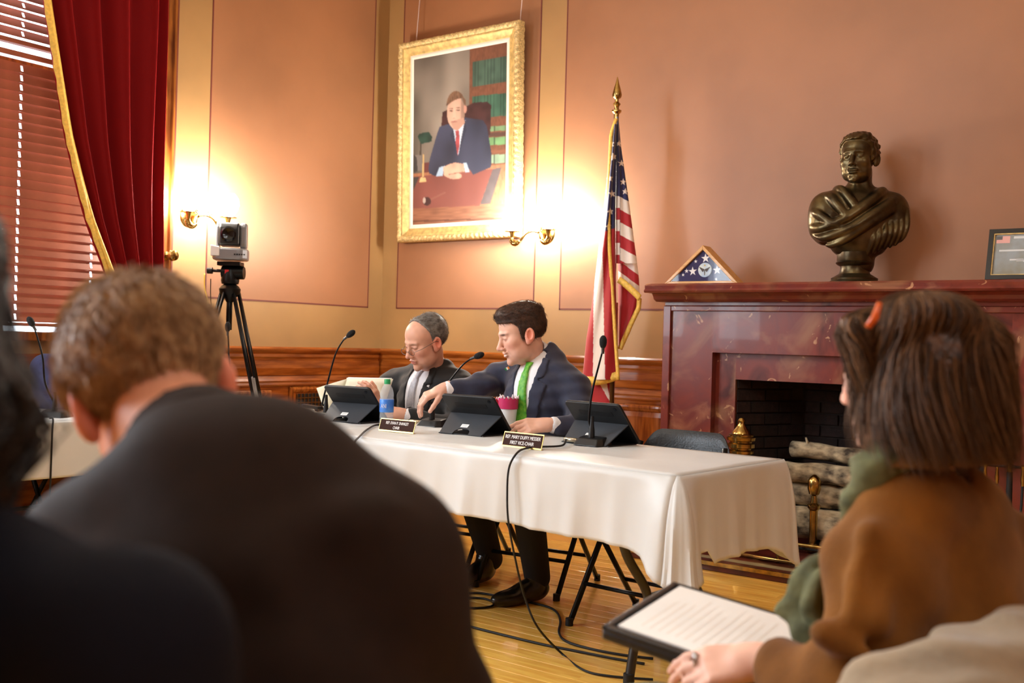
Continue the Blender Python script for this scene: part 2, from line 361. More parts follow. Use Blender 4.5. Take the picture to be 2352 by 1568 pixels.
for a, b in (((IX0, IY, 0), (FX0, -.0, IZ)), ((FX1, IY, 0), (IX1, 0, IZ)), ((FX0, IY, FZ), (FX1, 0, IZ))): bx('inner_slip', MARBLE, a, b, fp)
BRICK = M('soot_brick', (40,24,20), .85, var=.4, vs=20, bump=.4, bs=60, rnd=.3); MORT = M('soot_mortar', (44,36,32), .9)
FB0, FB1, FBY = 3.23, 4.11, .25     # splayed firebox
shell = MB(); shell.box((FB0-.02, FBY+.012, 0), (FB1+.02, FBY+.03, 1.1)); 
for (xa, xb) in ((FX0, FB0), (FX1, FB1)):
    d = np.array([xb-xa, FBY-IY, 0]); d /= np.linalg.norm(d); n = np.array([d[1], -d[0], 0])*(1 if xa < xb else -1)
    shell.prism([(0,0),(1,0),(1,1.1),(0,1.1)], -.012, -.022, (xa, IY, 0), (xb-xa, FBY-IY, 0), (0,0,1), n)
shell.box((FX0-.02, -.02, 1.05), (FX1+.02, FBY+.05, 1.07)); shell.build('firebox_lining', MORT, fp)
bw, bh, g = .205, .060, .009; rowz = 0; zz = .012
bproto = MB().box((0,-.012,0), (bw, 0, bh)).build('brick', BRICK, fp, bevel=.002)
for v in bproto.data.vertices: v.co += Vector(fp.location)
half = MB().box((0,-.012,0), (bw/2-g/2, 0, bh)).build('brick', BRICK, fp, bevel=.002)
for v in half.data.vertices: v.co += Vector(fp.location)
used = {id(bproto): False, id(half): False}
def brick(src, p, ang):
    o = src if not used[id(src)] else src.copy()
    if used[id(src)]: C.objects.link(o); o.parent = fp
    used[id(src)] = True; o.location = Vector(p) - Vector(fp.location); o.rotation_euler = (0, 0, ang)
while zz < 1.0:
    off = (rowz % 2)*(bw+g)/2
    for (O, d, Ltot) in (((FB0, FBY+.01), (1,0), FB1-FB0), ((FX0, IY+.02), (FB0-FX0, FBY-IY-.02), None), ((FB1, FBY), (FX1-FB1, IY+.02-FBY), None)):
        d = np.array(d, float); L = np.linalg.norm(d) if Ltot is None else Ltot; d /= np.linalg.norm(d); ang = math.atan2(d[1], d[0]); t = 0
        if off: brick(half, (O[0], O[1], zz), ang); t = off
        while t + bw <= L+.01: brick(bproto, (O[0]+d[0]*t, O[1]+d[1]*t, zz), ang); t += bw+g
        if L - t > bw/2: brick(half, (O[0]+d[0]*t, O[1]+d[1]*t, zz), ang)
    zz += bh+g; rowz += 1
bx('firebox_floor', M('hearth_stone', (108,44,34), .3, var=.4, vs=5, coat=.2), (FX0+.004, -.245, 0), (FX1-.004, .25, .044), fp)
hs = bx('hearth', M('hearth_stone', (108,44,34), .3, var=.4, vs=5, coat=.2), (2.70, -.88, .0), (4.66, -.302, .045), kind=None, bevel=.004); tag(hs, 'low dark red stone hearth slab in front of firebox', 'hearth')
bx('brass_edge', BRASS, (2.70, -.888, .030), (4.66, -.878, .05), hs); bx('inlay_strip', M('hearth_inlay', (150,136,104), .35), (2.70, -.80, .0445), (4.66, -.74, .0465), hs)
# ================================================================== lamps
GLOBE = M('lit_globe', (255,246,226), .3, emit=170., ecol=(1.0, .94, .83))
def sconce(label, O, U, N):
    O, U, N = [np.array(x, float) for x in (O, U, N)]; Z = np.array([0,0,1.])
    t = thing('wall_sconce', label, 'wall lamp', O, 'brass double wall sconces')
    R = np.array([U, Z, N]).T      # local z -> out of the wall
    MB().lathe([(0,0),(.062,0),(.066,.006),(.058,.016),(.04,.02),(.03,.034),(.016,.05),(.013,.10),(0,.10)], O, 24, R).build('backplate', BRASS, t, True, ang=40)
    for s in (-1, 1):
        P = lambda a, b, z: O + U*a*s + N*b + Z*z
        arm = spline([P(.0,.095,-.0), P(.03,.13,.006), P(.062,.16,-.012), P(.09,.18,-.055), P(.118,.195,-.07), P(.142,.20,-.052), P(.146,.20,-.012), P(.146,.20,0)], 6)
        MB().tube(arm, [.006+.004*min(1, i/ (len(arm)*.6)) for i in range(len(arm))], 8).build('arm', BRASS, t, True)
        sc = [P(.045+.020*(1-k/22)*math.cos(k*.5), .145, -.002+.020*(1-k/22)*math.sin(k*.5)+.012) for k in range(20)]
        MB().tube(sc, .0035, 6).build('scroll', BRASS, t, True)
        m = MB()
        for k in range(9):
            a = -2.6+k*.3; m.ball(P(.122+.038*math.cos(a), .197, -.045+.042*math.sin(a)), (.011,.011,.011), 8)
        m.tube([P(.122+.03*math.cos(a), .197, -.045+.034*math.sin(a)) for a in np.linspace(-2.8, -.1, 10)], [.004,.009,.013,.016,.017,.017,.016,.013,.009,.004], 8); m.build('leaf_ornament', BRASS, t, True)
        MB().lathe([(0,-.05),(.008,-.05),(.012,-.03),(.018,-.006),(.019,-.002),(.052,.0),(.054,.003),(.02,.004),(.02,.02),(0,.02)], P(.146,.20,0), 24).build('cup', BRASS, t, True, ang=40)
        MB().lathe([(.022,.006),(.03,.012),(.055,.045),(.066,.082),(.060,.118),(.044,.142),(.034,.150)], P(.146,.20,0), 24).build('glass_shade', GLOBE, t, True)
    return t
sconce('brass two-arm wall sconce with lit shades beside the red curtain', (0, -1.757, 1.862), (0,-1,0), (1,0,0))
sconce('brass two-arm wall sconce with lit shades below right of the portrait', (1.512, 0, 1.872), (1,0,0), (0,-1,0))
CH = M('lit_chandelier_globe', (255,248,232), .3, emit=17., ecol=(.93, .975, 1.0)); CH_FILL = M('lit_fill_globe', (255,248,232), .3, emit=27., ecol=(.93, .975, 1.0))  # the brighter globe belongs to the added fill chandelier only
def chandelier(label, x, y, z, CH=CH):
    t = thing('chandelier', label, 'chandelier', (x, y, z)); MB().lathe([(0,RH-z),(.09,RH-z),(.08,RH-z-.05),(.015,RH-z-.09),(.012,.1),(.05,.06),(.06,0),(.04,-.06),(.01,-.1),(0,-.11)], (x,y,z), 20).build('stem', BRASS, t, True, ang=40)
    for k in range(8):
        a = k*math.pi/4; d = np.array([math.cos(a), math.sin(a), 0]); P = np.array([x,y,z])
        MB().tube(spline([P, P+d*.2+np.array([0,0,-.08]), P+d*.42+np.array([0,0,-.06]), P+d*.5+np.array([0,0,.02])], 6), .010, 8).build('arm', BRASS, t, True)
        MB().ball(P+d*.5+np.array([0,0,.10]), .085, 16).build('globe', CH, t, True)
chandelier('brass chandelier with eight lit globes above the tables', 3.1, -3.7, 3.25); chandelier('brass chandelier with eight lit globes above the public seats', 7.0, -5.0, 3.25, CH_FILL)  # second chandelier is added out of view to fill foreground and right-hand sides
# ================================================================== curtain
VEL = M('red_velvet', (112,8,12), .8, sheen=.5, stint=(200,30,30), spec=.15); GOLD = M('gold_fringe', (240,196,88), .6, var=.12, vs=60, bump=.25, bs=200)
cu = thing('curtain', 'dark red velvet curtain tied back with gold fringed edge', 'curtain', (.2, -2.2, .9))
def edgeL(z): return float(np.interp(z, [.35,.9,1.2,1.43,1.755,2.2,2.875,3.4,4.25], [-2.50,-2.44,-2.395,-2.435,-2.56,-2.69,-2.83,-2.92,-3.02]))
def edgeR(z): return float(np.interp(z, [.35,.9,1.2,1.43,1.755,2.2,2.875,4.25], [-2.15,-2.14,-2.10,-2.10,-2.085,-2.075,-2.06,-2.055]))
G = []; NU, NZ = 150, 70
for i in range(NZ+1):
    z = .35 + (4.25-.35)*i/NZ; rw = []
    for j in range(NU+1):
        u = j/NU; a, b = edgeL(z), edgeR(z); us = u**(1.0)
        ph = 2*math.pi*(5.2*us + .35*math.sin(3*us+.4*z)); amp = .050*(1-.35*math.exp(-((z-1.25)/.3)**2))*(.6+.4*math.sin(7*us+1)**2)
        fold = amp*(math.sin(ph) + .35*math.sin(2*ph+1.1+z*.5)); rw.append((.17+fold+.05*math.exp(-((z-1.3)/.4)**2), a+(b-a)*us + .012*math.cos(ph), z))
    G.append(rw)
MB().grid(G).build('drape', VEL, cu, True, solid=.006, fix=False)
for jj, off, wd in ((0, 0, .020), (9, .05, .010)):
    GG = []
    for i in range(NZ+1):
        p = G[i][jj]; j2 = 0.004*math.sin(i*2.7); GG.append([(p[0]+.006+off, p[1]-wd+j2, p[2]), (p[0]+.016+off, p[1], p[2]), (p[0]+.008+off, p[1]+wd, p[2])])
    MB().grid(GG).build('gold_trim', GOLD, cu, True, solid=.008, fix=False)
m = MB(); 
m.tube(spline([(.10,-2.09,1.55),(.30,-2.2,1.36),(.33,-2.32,1.28),(.2,-2.44,1.24)], 6), .016, 8); m.build('tie_rope', GOLD, cu, True)
kn = thing('curtain_holdback', 'small round brass holdback knob on window casing', 'knob', (.045, -1.965, 1.60)); p = (.045, -1.95, 1.60)
MB().lathe([(0,0),(.03,0),(.028,.008),(.012,.014),(.010,.05),(.024,.058),(.034,.075),(.03,.095),(.012,.105),(0,.106)], p, 20, roty(math.pi/2)).build('knob', BRASS, kn, True, ang=40)
rd = MB().tube([(.16,-3.75,4.30),(.16,-1.75,4.30)], .022, 12).build('curtain_rod', BRASS); tag(rd, 'brass curtain rod above the window', 'rod')
# ================================================================== portrait
def lerp_poly(pts): return np.array(pts, float)
def inpoly(u, v, P):
    r = np.zeros(u.shape, bool); n = len(P); j = n-1
    for i in range(n):
        (xi, yi), (xj, yj) = P[i], P[j]; c = ((yi > v) != (yj > v)) & (u < (xj-xi)*(v-yi)/(yj-yi+1e-12)+xi); r ^= c; j = i
    return r
def L3(*c): return np.array(lin(c)[:3])
def vnoise(u, v, f, seed):
    rs = np.random.RandomState(seed); T = rs.rand(64,64); x, y = u*f, v*f; i, j = np.floor(x).astype(int), np.floor(y).astype(int); a, b = x-i, y-j; a = a*a*(3-2*a); b = b*b*(3-2*b)
    g = lambda p, q: T[p % 64, q % 64]
    return (g(i,j)*(1-a)+g(i+1,j)*a)*(1-b)+(g(i,j+1)*(1-a)+g(i+1,j+1)*a)*b
PX0, PX1, PZ0, PZ1 = .215, 1.322, 1.853, 3.32; mg = .128
def paint():
    W_, H_ = 190, 270; u, v = np.meshgrid(np.linspace(0,1,W_), np.linspace(0,1,H_)); X = 255+518*u; Y = (362-100*u)+v*(943+70*u)   # painted layout coordinates
    n1 = vnoise(u,v,7,1); n2 = vnoise(u,v*1.3,22,2); n3 = vnoise(u*2,v,60,3)
    c = (L3(96,88,78)[None,None]*(1-n1[...,None])+L3(150,138,124)[None,None]*n1[...,None])*(.75+.5*np.clip(1-((X-480)/260)**2-((Y-520)/420)**2, 0, 1))[...,None]
    def put(mask, col, sh=None):
        nonlocal c
        cc = np.broadcast_to(np.array(col), c.shape) if sh is None else np.array(col)[None,None]*sh[...,None]
        c = np.where(mask[...,None], cc, c)
    # bookshelf
    put((X > 575) & (Y < 985), L3(128,72,38), .8+.4*n3)
    def books(y0, y1, sl, col, f):
        top = y0+(X-680)*sl; bot = y1+(X-680)*sl; k = (X-588)/f; fr = k-np.floor(k); rs = np.sin(np.floor(k)*12.9)*.5+.5
        put((X > 590) & (Y > top) & (Y < bot), col, (.45+.5*rs)*np.where(fr < .13, .35, 1)*(.8+.4*n2))
    books(356, 500, -.17, L3(70,110,92), 17); books(560, 690, -.10, L3(58,118,92), 17); books(742, 770, -.06, L3(120,170,110), 60); books(806, 850, -.06, L3(112,176,104), 60); books(905, 955, -.05, L3(140,176,140), 60)
    put((X > 590) & (np.abs(Y-(790-(X-680)*.06)) < 12), L3(92,58,44)); put((X > 590) & (np.abs(Y-(888-(X-680)*.05)) < 8), L3(140,80,44))
    # chair
    put(inpoly(X,Y,[(418,740),(424,660),(450,645),(560,625),(600,604),(672,600),(694,620),(690,790),(560,800)]), L3(70,34,34), .7+.6*n2)
    # lamp, picture, desk back
    put(inpoly(X,Y,[(255,905),(300,905),(320,990),(255,1000)]), L3(120,114,112)); put(inpoly(X,Y,[(255,900),(276,920),(282,1000),(255,1005)]), L3(60,58,60))
    put(inpoly(X,Y,[(320,950),(360,945),(360,1005),(320,1010)]), L3(110,46,44)); put(np.abs(X-298) < 4, c[0,0]) if False else None
    put((np.abs(X-299+ (Y-850)*.02) < 5) & (Y > 830) & (Y < 905), L3(70,60,48)); put(inpoly(X,Y,[(280,800),(292,782),(345,772),(366,800),(362,828),(300,842)]), L3(28,70,58), .6+.8*n2)
    # desk
    put(Y > 1012-(X-255)*.105, L3(170,102,52), .8+.4*n3); put((Y > 1030-(X-255)*.095) & (Y < 1212-(X-255)*.045) & (X < 706-(Y-985)*.33), L3(140,66,54), .85+.3*n1)
    put(inpoly(X,Y,[(706,985),(752,978),(694,1185),(640,1188)]), L3(92,80,84), .8+.3*n2); put(inpoly(X,Y,[(255,1035),(292,1028),(255,1110)]), L3(64,60,60)); put(Y > 1212-(X-255)*.045, L3(160,94,54), .75+.5*vnoise(u*3,v*30,4,9)); put(np.abs(Y-(1285-(X-255)*.03)) < 4, L3(110,60,34))
    # suit
    put(inpoly(X,Y,[(345,985),(352,930),(392,790),(408,742),(486,720),(556,690),(650,706),(672,740),(698,900),(696,975),(600,1018),(560,960),(440,1010),(385,1026),(350,1010)]), L3(54,62,92), .55+.75*n1)
    put(inpoly(X,Y,[(484,752),(554,705),(540,790),(516,905),(498,840)]), L3(176,200,226), .85+.3*n2); put(inpoly(X,Y,[(498,768),(518,762),(521,790),(523,850),(513,906),(499,860),(502,795)]), L3(176,46,58), .75+.5*n2)
    put(inpoly(X,Y,[(486,752),(470,790),(512,910),(500,830)]), L3(44,52,80)); put(inpoly(X,Y,[(552,700),(560,760),(516,912),(530,820)]), L3(44,52,80))
    # head
    f = ((X-500)/50)**2+((Y-662)/94)**2; put((f < 1), L3(214,164,138), np.clip(1.15-.25*((X-488)/50)**2-.12*n2-.25*(X > 528), .5, 1.3)); put(inpoly(X,Y,[(470,715),(545,690),(552,720),(512,765),(490,760)]), L3(196,144,120)); put(((X-552)/9)**2+((Y-640)/24)**2 < 1, L3(206,140,118))
    put((((X-500)/54)**2+((Y-628)/90)**2 < 1) & (Y < 606-(X-455)*.40+.006*(X-500)**2) & (Y < 640), L3(122,84,54), .6+.8*n3); put(inpoly(X,Y,[(528,560),(556,590),(554,625),(544,610),(536,585)]), L3(120,84,58))
    for ex in (474, 512): put(((X-ex)/11)**2+((Y-(652-(ex-474)*.12))/4)**2 < 1, L3(110,72,58)); put(((X-ex)/13)**2+((Y-(638-(ex-474)*.12))/3.2)**2 < 1, L3(140,98,72))
    put(((X-490)/7)**2+((Y-688)/9)**2 < 1, L3(196,130,108)); put(((X-492)/19)**2+((Y-714)/3.4)**2 < 1, L3(168,92,86)); put(inpoly(X,Y,[(487,640),(496,640),(502,690),(482,692)]), L3(226,178,152))
    # hands, cuffs
    put(inpoly(X,Y,[(408,976),(440,966),(428,1024),(390,1026)]), L3(150,188,224)); put(inpoly(X,Y,[(545,950),(562,948),(580,1002),(556,1004)]), L3(160,194,226))
    put(inpoly(X,Y,[(430,975),(470,955),(500,948),(548,956),(552,1000),(520,1008),(536,1018),(534,1036),(500,1044),(470,1040),(436,1022)]), L3(214,160,130), .8+.35*n2); put(np.abs(Y-(1008-(X-470)*.10)-6*np.sin(X*.12)) < 2.2, np.array(c[0,0])) if False else None
    put(inpoly(X,Y,[(462,1014),(540,1000),(541,1004),(464,1019)]), L3(150,96,74))
    # pen stand, gavel
    put(inpoly(X,Y,[(311,900),(318,900),(319,1032),(308,1032)]), L3(206,170,92)); put(inpoly(X,Y,[(300,1034),(328,1032),(334,1058),(290,1062)]), L3(222,186,110), .8+.4*n2)
    put(inpoly(X,Y,[(352,1158),(444,1114),(448,1122),(356,1168)]), L3(150,84,66)); put(((X-338)/24)**2+((Y-1170)/25)**2 < 1, L3(66,32,34), .7+.7*n2); put(((X-322)/9)**2+((Y-1165)/17)**2 < 1, L3(190,170,160))
    k = np.ones(5)/5
    for ax in (0, 1): c = (c*4 + np.roll(c, 1, ax) + np.roll(c, -1, ax))/6
    g_ = c.mean(-1, keepdims=True); c = (c*.72+g_*.28)*.92+.012
    return u, v, c, W_, H_
pt = thing('portrait_painting', 'large gilt framed portrait of a man in navy suit at desk', 'painting', ((PX0+PX1)/2, -.03, PZ0))
def prt(x, z, d): return (x, -.02 - d - (z-PZ0)*.030, z)       # leans forward at the top
u, v, c, W_, H_ = paint(); a0, a1, b0, b1 = PX0+mg, PX1-mg, PZ0+mg, PZ1-mg
m = MB(); m.grid([[prt(a0+(a1-a0)*u[i,j], b1-(b1-b0)*v[i,j], .030) for j in range(W_)] for i in range(H_)]); m.col = c.reshape(-1,3); m.build('canvas', Mcol('oil_paint', .35, spec=.3), pt, fix=False)
def ring(name, prof, mat, bump=0, n=1):
    m = MB(); cs = [(PX0,PZ0),(PX1,PZ0),(PX1,PZ1),(PX0,PZ1)]; cx, cz = (PX0+PX1)/2, (PZ0+PZ1)/2
    for s in range(4):
        p, q = cs[s], cs[(s+1)%4]; G = []
        for i in range(n+1):
            t = i/n; rw = []
            for (k, d) in prof:
                pi = (p[0]+math.copysign(k, cx-p[0]), p[1]+math.copysign(k, cz-p[1])); qi = (q[0]+math.copysign(k, cx-q[0]), q[1]+math.copysign(k, cz-q[1]))
                L = t*math.hypot(q[0]-p[0], q[1]-p[1]); dd = d + bump*(math.sin(L*150)*.5+math.sin(L*61+k*300)*.5)*(1 if 0 < i < n else 0)
                rw.append(prt(pi[0]+(qi[0]-pi[0])*t, pi[1]+(qi[1]-pi[1])*t, dd))
            G.append(rw)
        m.grid(G)
    return m.build(name, mat, pt, True, fix=True)
GILT = M('gilt_frame', (234,200,128), .42, .12, var=.2, vs=30); GILT2 = M('gilt_carved', (238,208,144), .5, .1, var=.25, vs=90, bump=.6, bs=120)
ring('carved_border', [(0,0),(0,.055),(.008,.068),(.022,.074),(.036,.068),(.042,.058)], GILT2, .006, 140); ring('gilt_moulding', [(.042,.058),(.048,.062),(.056,.056),(.080,.040),(.094,.042),(.100,.036)], GILT, 0, 2)
ring('white_liner', [(.100,.036),(.104,.038),(.124,.030),(.130,.028)], M('liner_white', (240,236,224), .6))
bk = MB(); bk.prism([(PX0+.03,PZ0+.03),(PX1-.03,PZ0+.03),(PX1-.03,PZ1-.03),(PX0+.03,PZ1-.03)], 0, .012, (0,-.022+PZ0*.030,0), (1,0,0), (0,-.030,1), (0,-1,0)); bk.build('backing', M('backing_board', (90,66,40), .8), pt)
for x in (PX0+.13, PX1-.03): MB().tube([(x, -.075, PZ1-.01), (x+.015, -.012, 4.3)], .0035, 6).build('hanging_wire', M('wire_grey', (200,176,170), .5), pt, True)
# ================================================================== flag
def starmask(X, Y, cx, cy, r, rot=0.):
    a = np.arctan2(X-cx, cy-Y)+rot; d = np.hypot(X-cx, Y-cy); q = np.abs(((a/(2*math.pi)*5+.5) % 1)-.5)*2*math.pi/5; rr = r*.40/(np.cos(math.pi/5-q)*.40*1.0+ .0) if False else None
    # five-pointed star: radius between tip (q=0) and notch (q=pi/5)
    R1, R2 = r, r*.39; x1, y1 = R1, 0.; x2, y2 = R2*math.cos(math.pi/5), R2*math.sin(math.pi/5); ex, ey = x2-x1, y2-y1; den = np.cos(q)*ey-np.sin(q)*ex; rad = (x1*ey-y1*ex)/den
    return d < rad
RED, WHT, NAVY = L3(168,24,34), L3(226,214,204), L3(34,36,84)
fg = thing('flag', 'american flag with gold fringe hanging on floor pole beside the fireplace', 'flag', (2.255, -.35, 0)); YF = -.35
def patch(name, rows, colf, bulge, y0=0., nu=60, nv=260, wav=0.):
    """cloth lobe: rows of (py, pxL, pxR); colour from picture layout"""
    ys = [r_[0] for r_ in rows]; G = []; XX = np.zeros((nv+1, nu+1)); YY = XX.copy()
    for i in range(nv+1):
        py = ys[0]+(ys[-1]-ys[0])*i/nv; a = np.interp(py, ys, [r_[1] for r_ in rows]); b = np.interp(py, ys, [r_[2] for r_ in rows]); rw = []
        for j in range(nu+1):
            t = j/nu; px = a+(b-a)*t; XX[i,j], YY[i,j] = px, py; d = bulge*math.sin(math.pi*t)**.6 + wav*math.sin(t*9+py*.01)*math.sin(math.pi*t)
            rw.append(onY(px, py, YF+y0-d))
        G.append(rw)
    m = MB(); m.grid(G); c = np.zeros(XX.shape+(3,)); c[:] = RED; colf(XX, YY, c); m.col = c.reshape(-1,3)
    return m.build(name, Mcol('flag_cloth', .65, sheen=.3), fg, True, solid=.004, fix=False)
def colL(X, Y, c):
    def put(mk, k): c[mk] = k
    put(Y > 0, RED); ra = np.interp(Y, [540,700,870], [1383,1387,1390]); wa = np.interp(Y, [540,620,690,870], [1372,1368,1364,1362]); put((X < ra), WHT); put((X < wa) & (Y > 640), RED)
    put(Y < 528-(X-1400)*.35, NAVY)
    for k, (x, y) in enumerate([(1404,330),(1409,360),(1400,410),(1390,440),(1406,445),(1386,478),(1402,486),(1384,510),(1398,520)]): put(starmask(X, Y, x, y, 9.5, .15), WHT)
patch('front_fold', [(285,1408,1417),(400,1395,1414),(480,1387,1413),(560,1377,1413),(640,1367,1414),(700,1360,1415),(780,1347,1418),(872,1338,1420)], colL, .05, -.03, wav=.02)
def colR(X, Y, c):
    s = Y-(X-1424)*.55; k = np.floor((s-452)/29.); c[:] = np.where((k % 2 == 0)[...,None], WHT, RED); ins = X < 1424
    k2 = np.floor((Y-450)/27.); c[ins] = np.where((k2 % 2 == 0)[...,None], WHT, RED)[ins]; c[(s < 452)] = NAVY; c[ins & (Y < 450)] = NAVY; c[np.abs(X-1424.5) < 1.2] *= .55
    for x, y in [(1431,418),(1436,440),(1427,375),(1421,330),(1410,395)]: c[starmask(X, Y, x, y, 8.5, -.1)] = WHT
patch('side_fold', [(268,1416,1420),(330,1413,1425),(400,1410,1435),(470,1407,1445),(560,1406,1457),(605,1406,1463)], colR, .035, .0, wav=.01)
def colR2(X, Y, c):
    s = Y-(X-1424)*.75; k = np.floor((s-600)/24.); c[:] = np.where((k % 2 == 0)[...,None], RED, WHT); c[s > 665] = RED
patch('side_tail', [(600,1420,1462),(640,1421,1467),(690,1421,1469),(720,1421,1462),(760,1421,1448),(800,1421,1430)], colR2, .03, .03, wav=.012)
def colB(X, Y, c): c[:] = RED; c[(X > 1372+(Y-870)*.55) & (X < 1392+(Y-870)*.2)] = WHT; c[X > 1408+(Y-900)*.05] = RED
patch('lower_fold', [(850,1345,1415),(900,1352,1410),(960,1368,1408),(1000,1380,1406)], colB, .03, .05, nv=80)
def fringe(path, wd, y0):
    G = [[onY(px-wd/2*nx, py-wd/2*ny, YF+y0), onY(px, py, YF+y0-.008), onY(px+wd/2*nx, py+wd/2*ny, YF+y0)] for (px, py, nx, ny) in path]
    MB().grid(G).build('gold_fringe', GOLD, fg, True, solid=.006, fix=False)
fringe([(1417-0*k,268+0*k,0,0) if False else (float(np.interp(k,[0,.06,.3,.5,.8,1],[1416,1404,1397,1400,1412,1420])), 272+600*k, 1, 0) for k in np.linspace(0,1,60)], 7, -.075)
fringe([(1338+84*k, 874-14*k+6*math.sin(k*3), 0, 1) for k in np.linspace(0,1,24)], 20, -.06)
fringe([(1421+49*k, 642+42*k**1.2, -.5, .9) for k in np.linspace(0,1,16)], 14, -.045); fringe([(float(np.interp(k,[0,.2,.5,1],[1469,1467,1450,1424])), 684+118*k, 1, .3) for k in np.linspace(0,1,24)], 10, -.01)
bp, tp = onY(1408,940,YF), onY(1416,262,YF); dr = (tp-bp)/np.linalg.norm(tp-bp); base = np.array([bp[0], YF, .08])
MB().tube([base, tp], .0145, 12).build('pole', Mwood('pole_wood', (84,48,22), (56,30,14), .3, 5, 2), fg, True)
MB().tube([onY(1412,770,YF), onY(1413,695,YF)], .0175, 12).build('ferrule', BRASS, fg, True)
f0 = tp; MB().lathe([(0,-.03),(.016,-.03),(.016,.0),(.03,.012),(.03,.022),(.014,.03),(.014,.045),(.024,.06),(.012,.075),(.012,.09),(.026,.10),(.030,.115),(.022,.15),(.010,.19),(.002,.225),(0,.226)], tp, 16).build('spear_finial', BRASS, fg, True, ang=35)
MB().lathe([(0,0),(.15,0),(.15,.015),(.12,.035),(.05,.05),(.03,.08),(.025,.16),(0,.16)], (base[0],base[1],0), 28).build('stand', BRASS, fg, True, ang=40)
# ================================================================== things on the mantel
ZM = 1.495
fc = thing('flag_case', 'triangular light wood display case with folded navy star flag', 'display case', (2.845, -.33, ZM)); U0, V0 = 2.605, 3.075; yf, yb = -.385, -.285; H = .222; xm = 2.85
def tri(k): # inset triangle
    s = k; return [(U0+s*2.45, ZM+s), (V0-s*2.45, ZM+s), (xm, ZM+H-s*1.42)]
PINE = Mwood('light_pine', (216,164,88), (190,134,62), .4, 6, 0)
o_, i_ = tri(0), tri(.018)
for k in range(3):
    a, b = o_[k], o_[(k+1)%3]; c2, d2 = i_[(k+1)%3], i_[k]; MB().prism([a, b, c2, d2], 0, yb-yf, (0,yf,0), (1,0,0), (0,0,1), (0,1,0)).build('case_side', PINE, fc, bevel=.002)
MB().prism(tri(.010), 0, .004, (0, yb-.006, 0), (1,0,0), (0,0,1), (0,1,0)).build('case_back', PINE, fc)
nn = 150; A, B, Cc = [np.array(p) for p in tri(.016)]; G = []; XX = []; 
for i in range(nn):
    t = i/(nn-1); l = A+(Cc-A)*t; r_ = B+(Cc-B)*t; G.append([((l+(r_-l)*s)[0], yf+.014, (l+(r_-l)*s)[1]) for s in np.linspace(0,1,nn)])
arr = np.array(G); X, Z = arr[...,0], arr[...,2]; c = np.zeros(X.shape+(3,)); c[:] = L3(40,38,84); c *= (.85+.3*vnoise(X*3,Z*3,8,5))[...,None]
def zpx(px, py): p = onY(px, py, yf+.014); return p[0], p[2]
for px, py, r_ in [(1620.6,593,.028),(1591,623,.027),(1647,620,.027),(1598,600,.012),(1646,600,.010),(1577,622,.014),(1569,631,.010),(1672,627,.010),(1645,641,.010)]:
    x, z = zpx(px, py); c[starmask(X, -Z, x, -z, r_, .06)] = L3(236,234,232)
m = MB(); m.grid(G); m.col = c.reshape(-1,3); m.build('folded_flag', Mcol('folded_flag_cloth', .7), fc, fix=False)
x, z = zpx(1620, 620); md = MB(); md.lathe([(0,0),(.0415,0),(.0415,.004),(.0385,.0055),(0,.0055)], (x, yf+.012, z), 32, rotx(math.pi/2)); medo = md.build('round_emblem', M('emblem_blue', (120,160,212), .4, rgb2=(206,214,206), vs=14), fc)
for s in (-1, 1): MB().prism([(.004,-.002),(.012,-.012),(.033,.014),(.034,.019),(.012,.008),(.004,.006)] if s > 0 else [(-p, q) for p, q in [(.004,-.002),(.012,-.012),(.033,.014),(.034,.019),(.012,.008),(.004,.006)]], 0, .001, (x, yf+.0058, z), (1,0,0), (0,0,1), (0,-1,0)).build('emblem_wing', M('emblem_brown', (58,44,34), .5), medo)
MB().prism([(-.004,.004),(.004,.004),(.002,-.030),(-.002,-.030)], 0, .001, (x, yf+.0057, z), (1,0,0), (0,0,1), (0,-1,0)).build('emblem_body', M('emblem_grey', (90,92,88), .5), medo); MB().lathe([(0,0),(.005,0),(.005,.001),(0,.001)], (x, yf+.0058, z+.026), 12, rotx(math.pi/2)).build('emblem_crest', M('emblem_gold', (196,170,90), .4), medo)
gp = MB(); gp.prism(tri(.014), 0, .002, (0,yf+.002,0), (1,0,0), (0,0,1), (0,1,0)); 
cl = M('case_glass', (255,255,255), .03, trans=1., ior=1.0); nt2 = cl.node_tree; mx = nt2.nodes.new('ShaderNodeMixShader'); tb = nt2.nodes.new('ShaderNodeBsdfTransparent'); gb = nt2.nodes.new('ShaderNodeBsdfGlossy'); gb.inputs['Roughness'].default_value = .03; mx.inputs[0].default_value = .02
nt2.links.new(tb.outputs[0], mx.inputs[1]); nt2.links.new(gb.outputs[0], mx.inputs[2]); nt2.links.new(mx.outputs[0], nt2.nodes['Material Output'].inputs[0]); gp.build('glass_front', cl, fc)
# framed certificate, leaning
fr = thing('framed_print', 'black framed print with gold inner line leaning on the mantel', 'picture frame', (4.55, -.30, ZM)); ax, az = np.array([1,0,0.]), np.array([0,.30,.954]); O = np.array([4.335, -.345, ZM+.004]); fw_, fh_ = .36, .262; nrm = np.array([0,-.954,.30])
def fquad(name, mat, a, b, d0, d1, par=fr): return MB().prism([(a[0],a[1]),(b[0],a[1]),(b[0],b[1]),(a[0],b[1])], d0, d1, O, ax, az, nrm).build(name, mat, par)
BF = M('black_frame', (22,20,20), .3)
for a, b in (((0,0),(fw_,.022)), ((0,fh_-.022),(fw_,fh_)), ((0,.022),(.022,fh_-.022)), ((fw_-.022,.022),(fw_,fh_-.022))): fquad('frame_side', BF, a, b, 0, .018)
for a, b in (((.022,.022),(fw_-.022,.027)), ((.022,fh_-.027),(fw_-.022,fh_-.022)), ((.022,.027),(.027,fh_-.027)), ((fw_-.027,.027),(fw_-.022,fh_-.027))): fquad('gold_line', GILT, a, b, .003, .014)
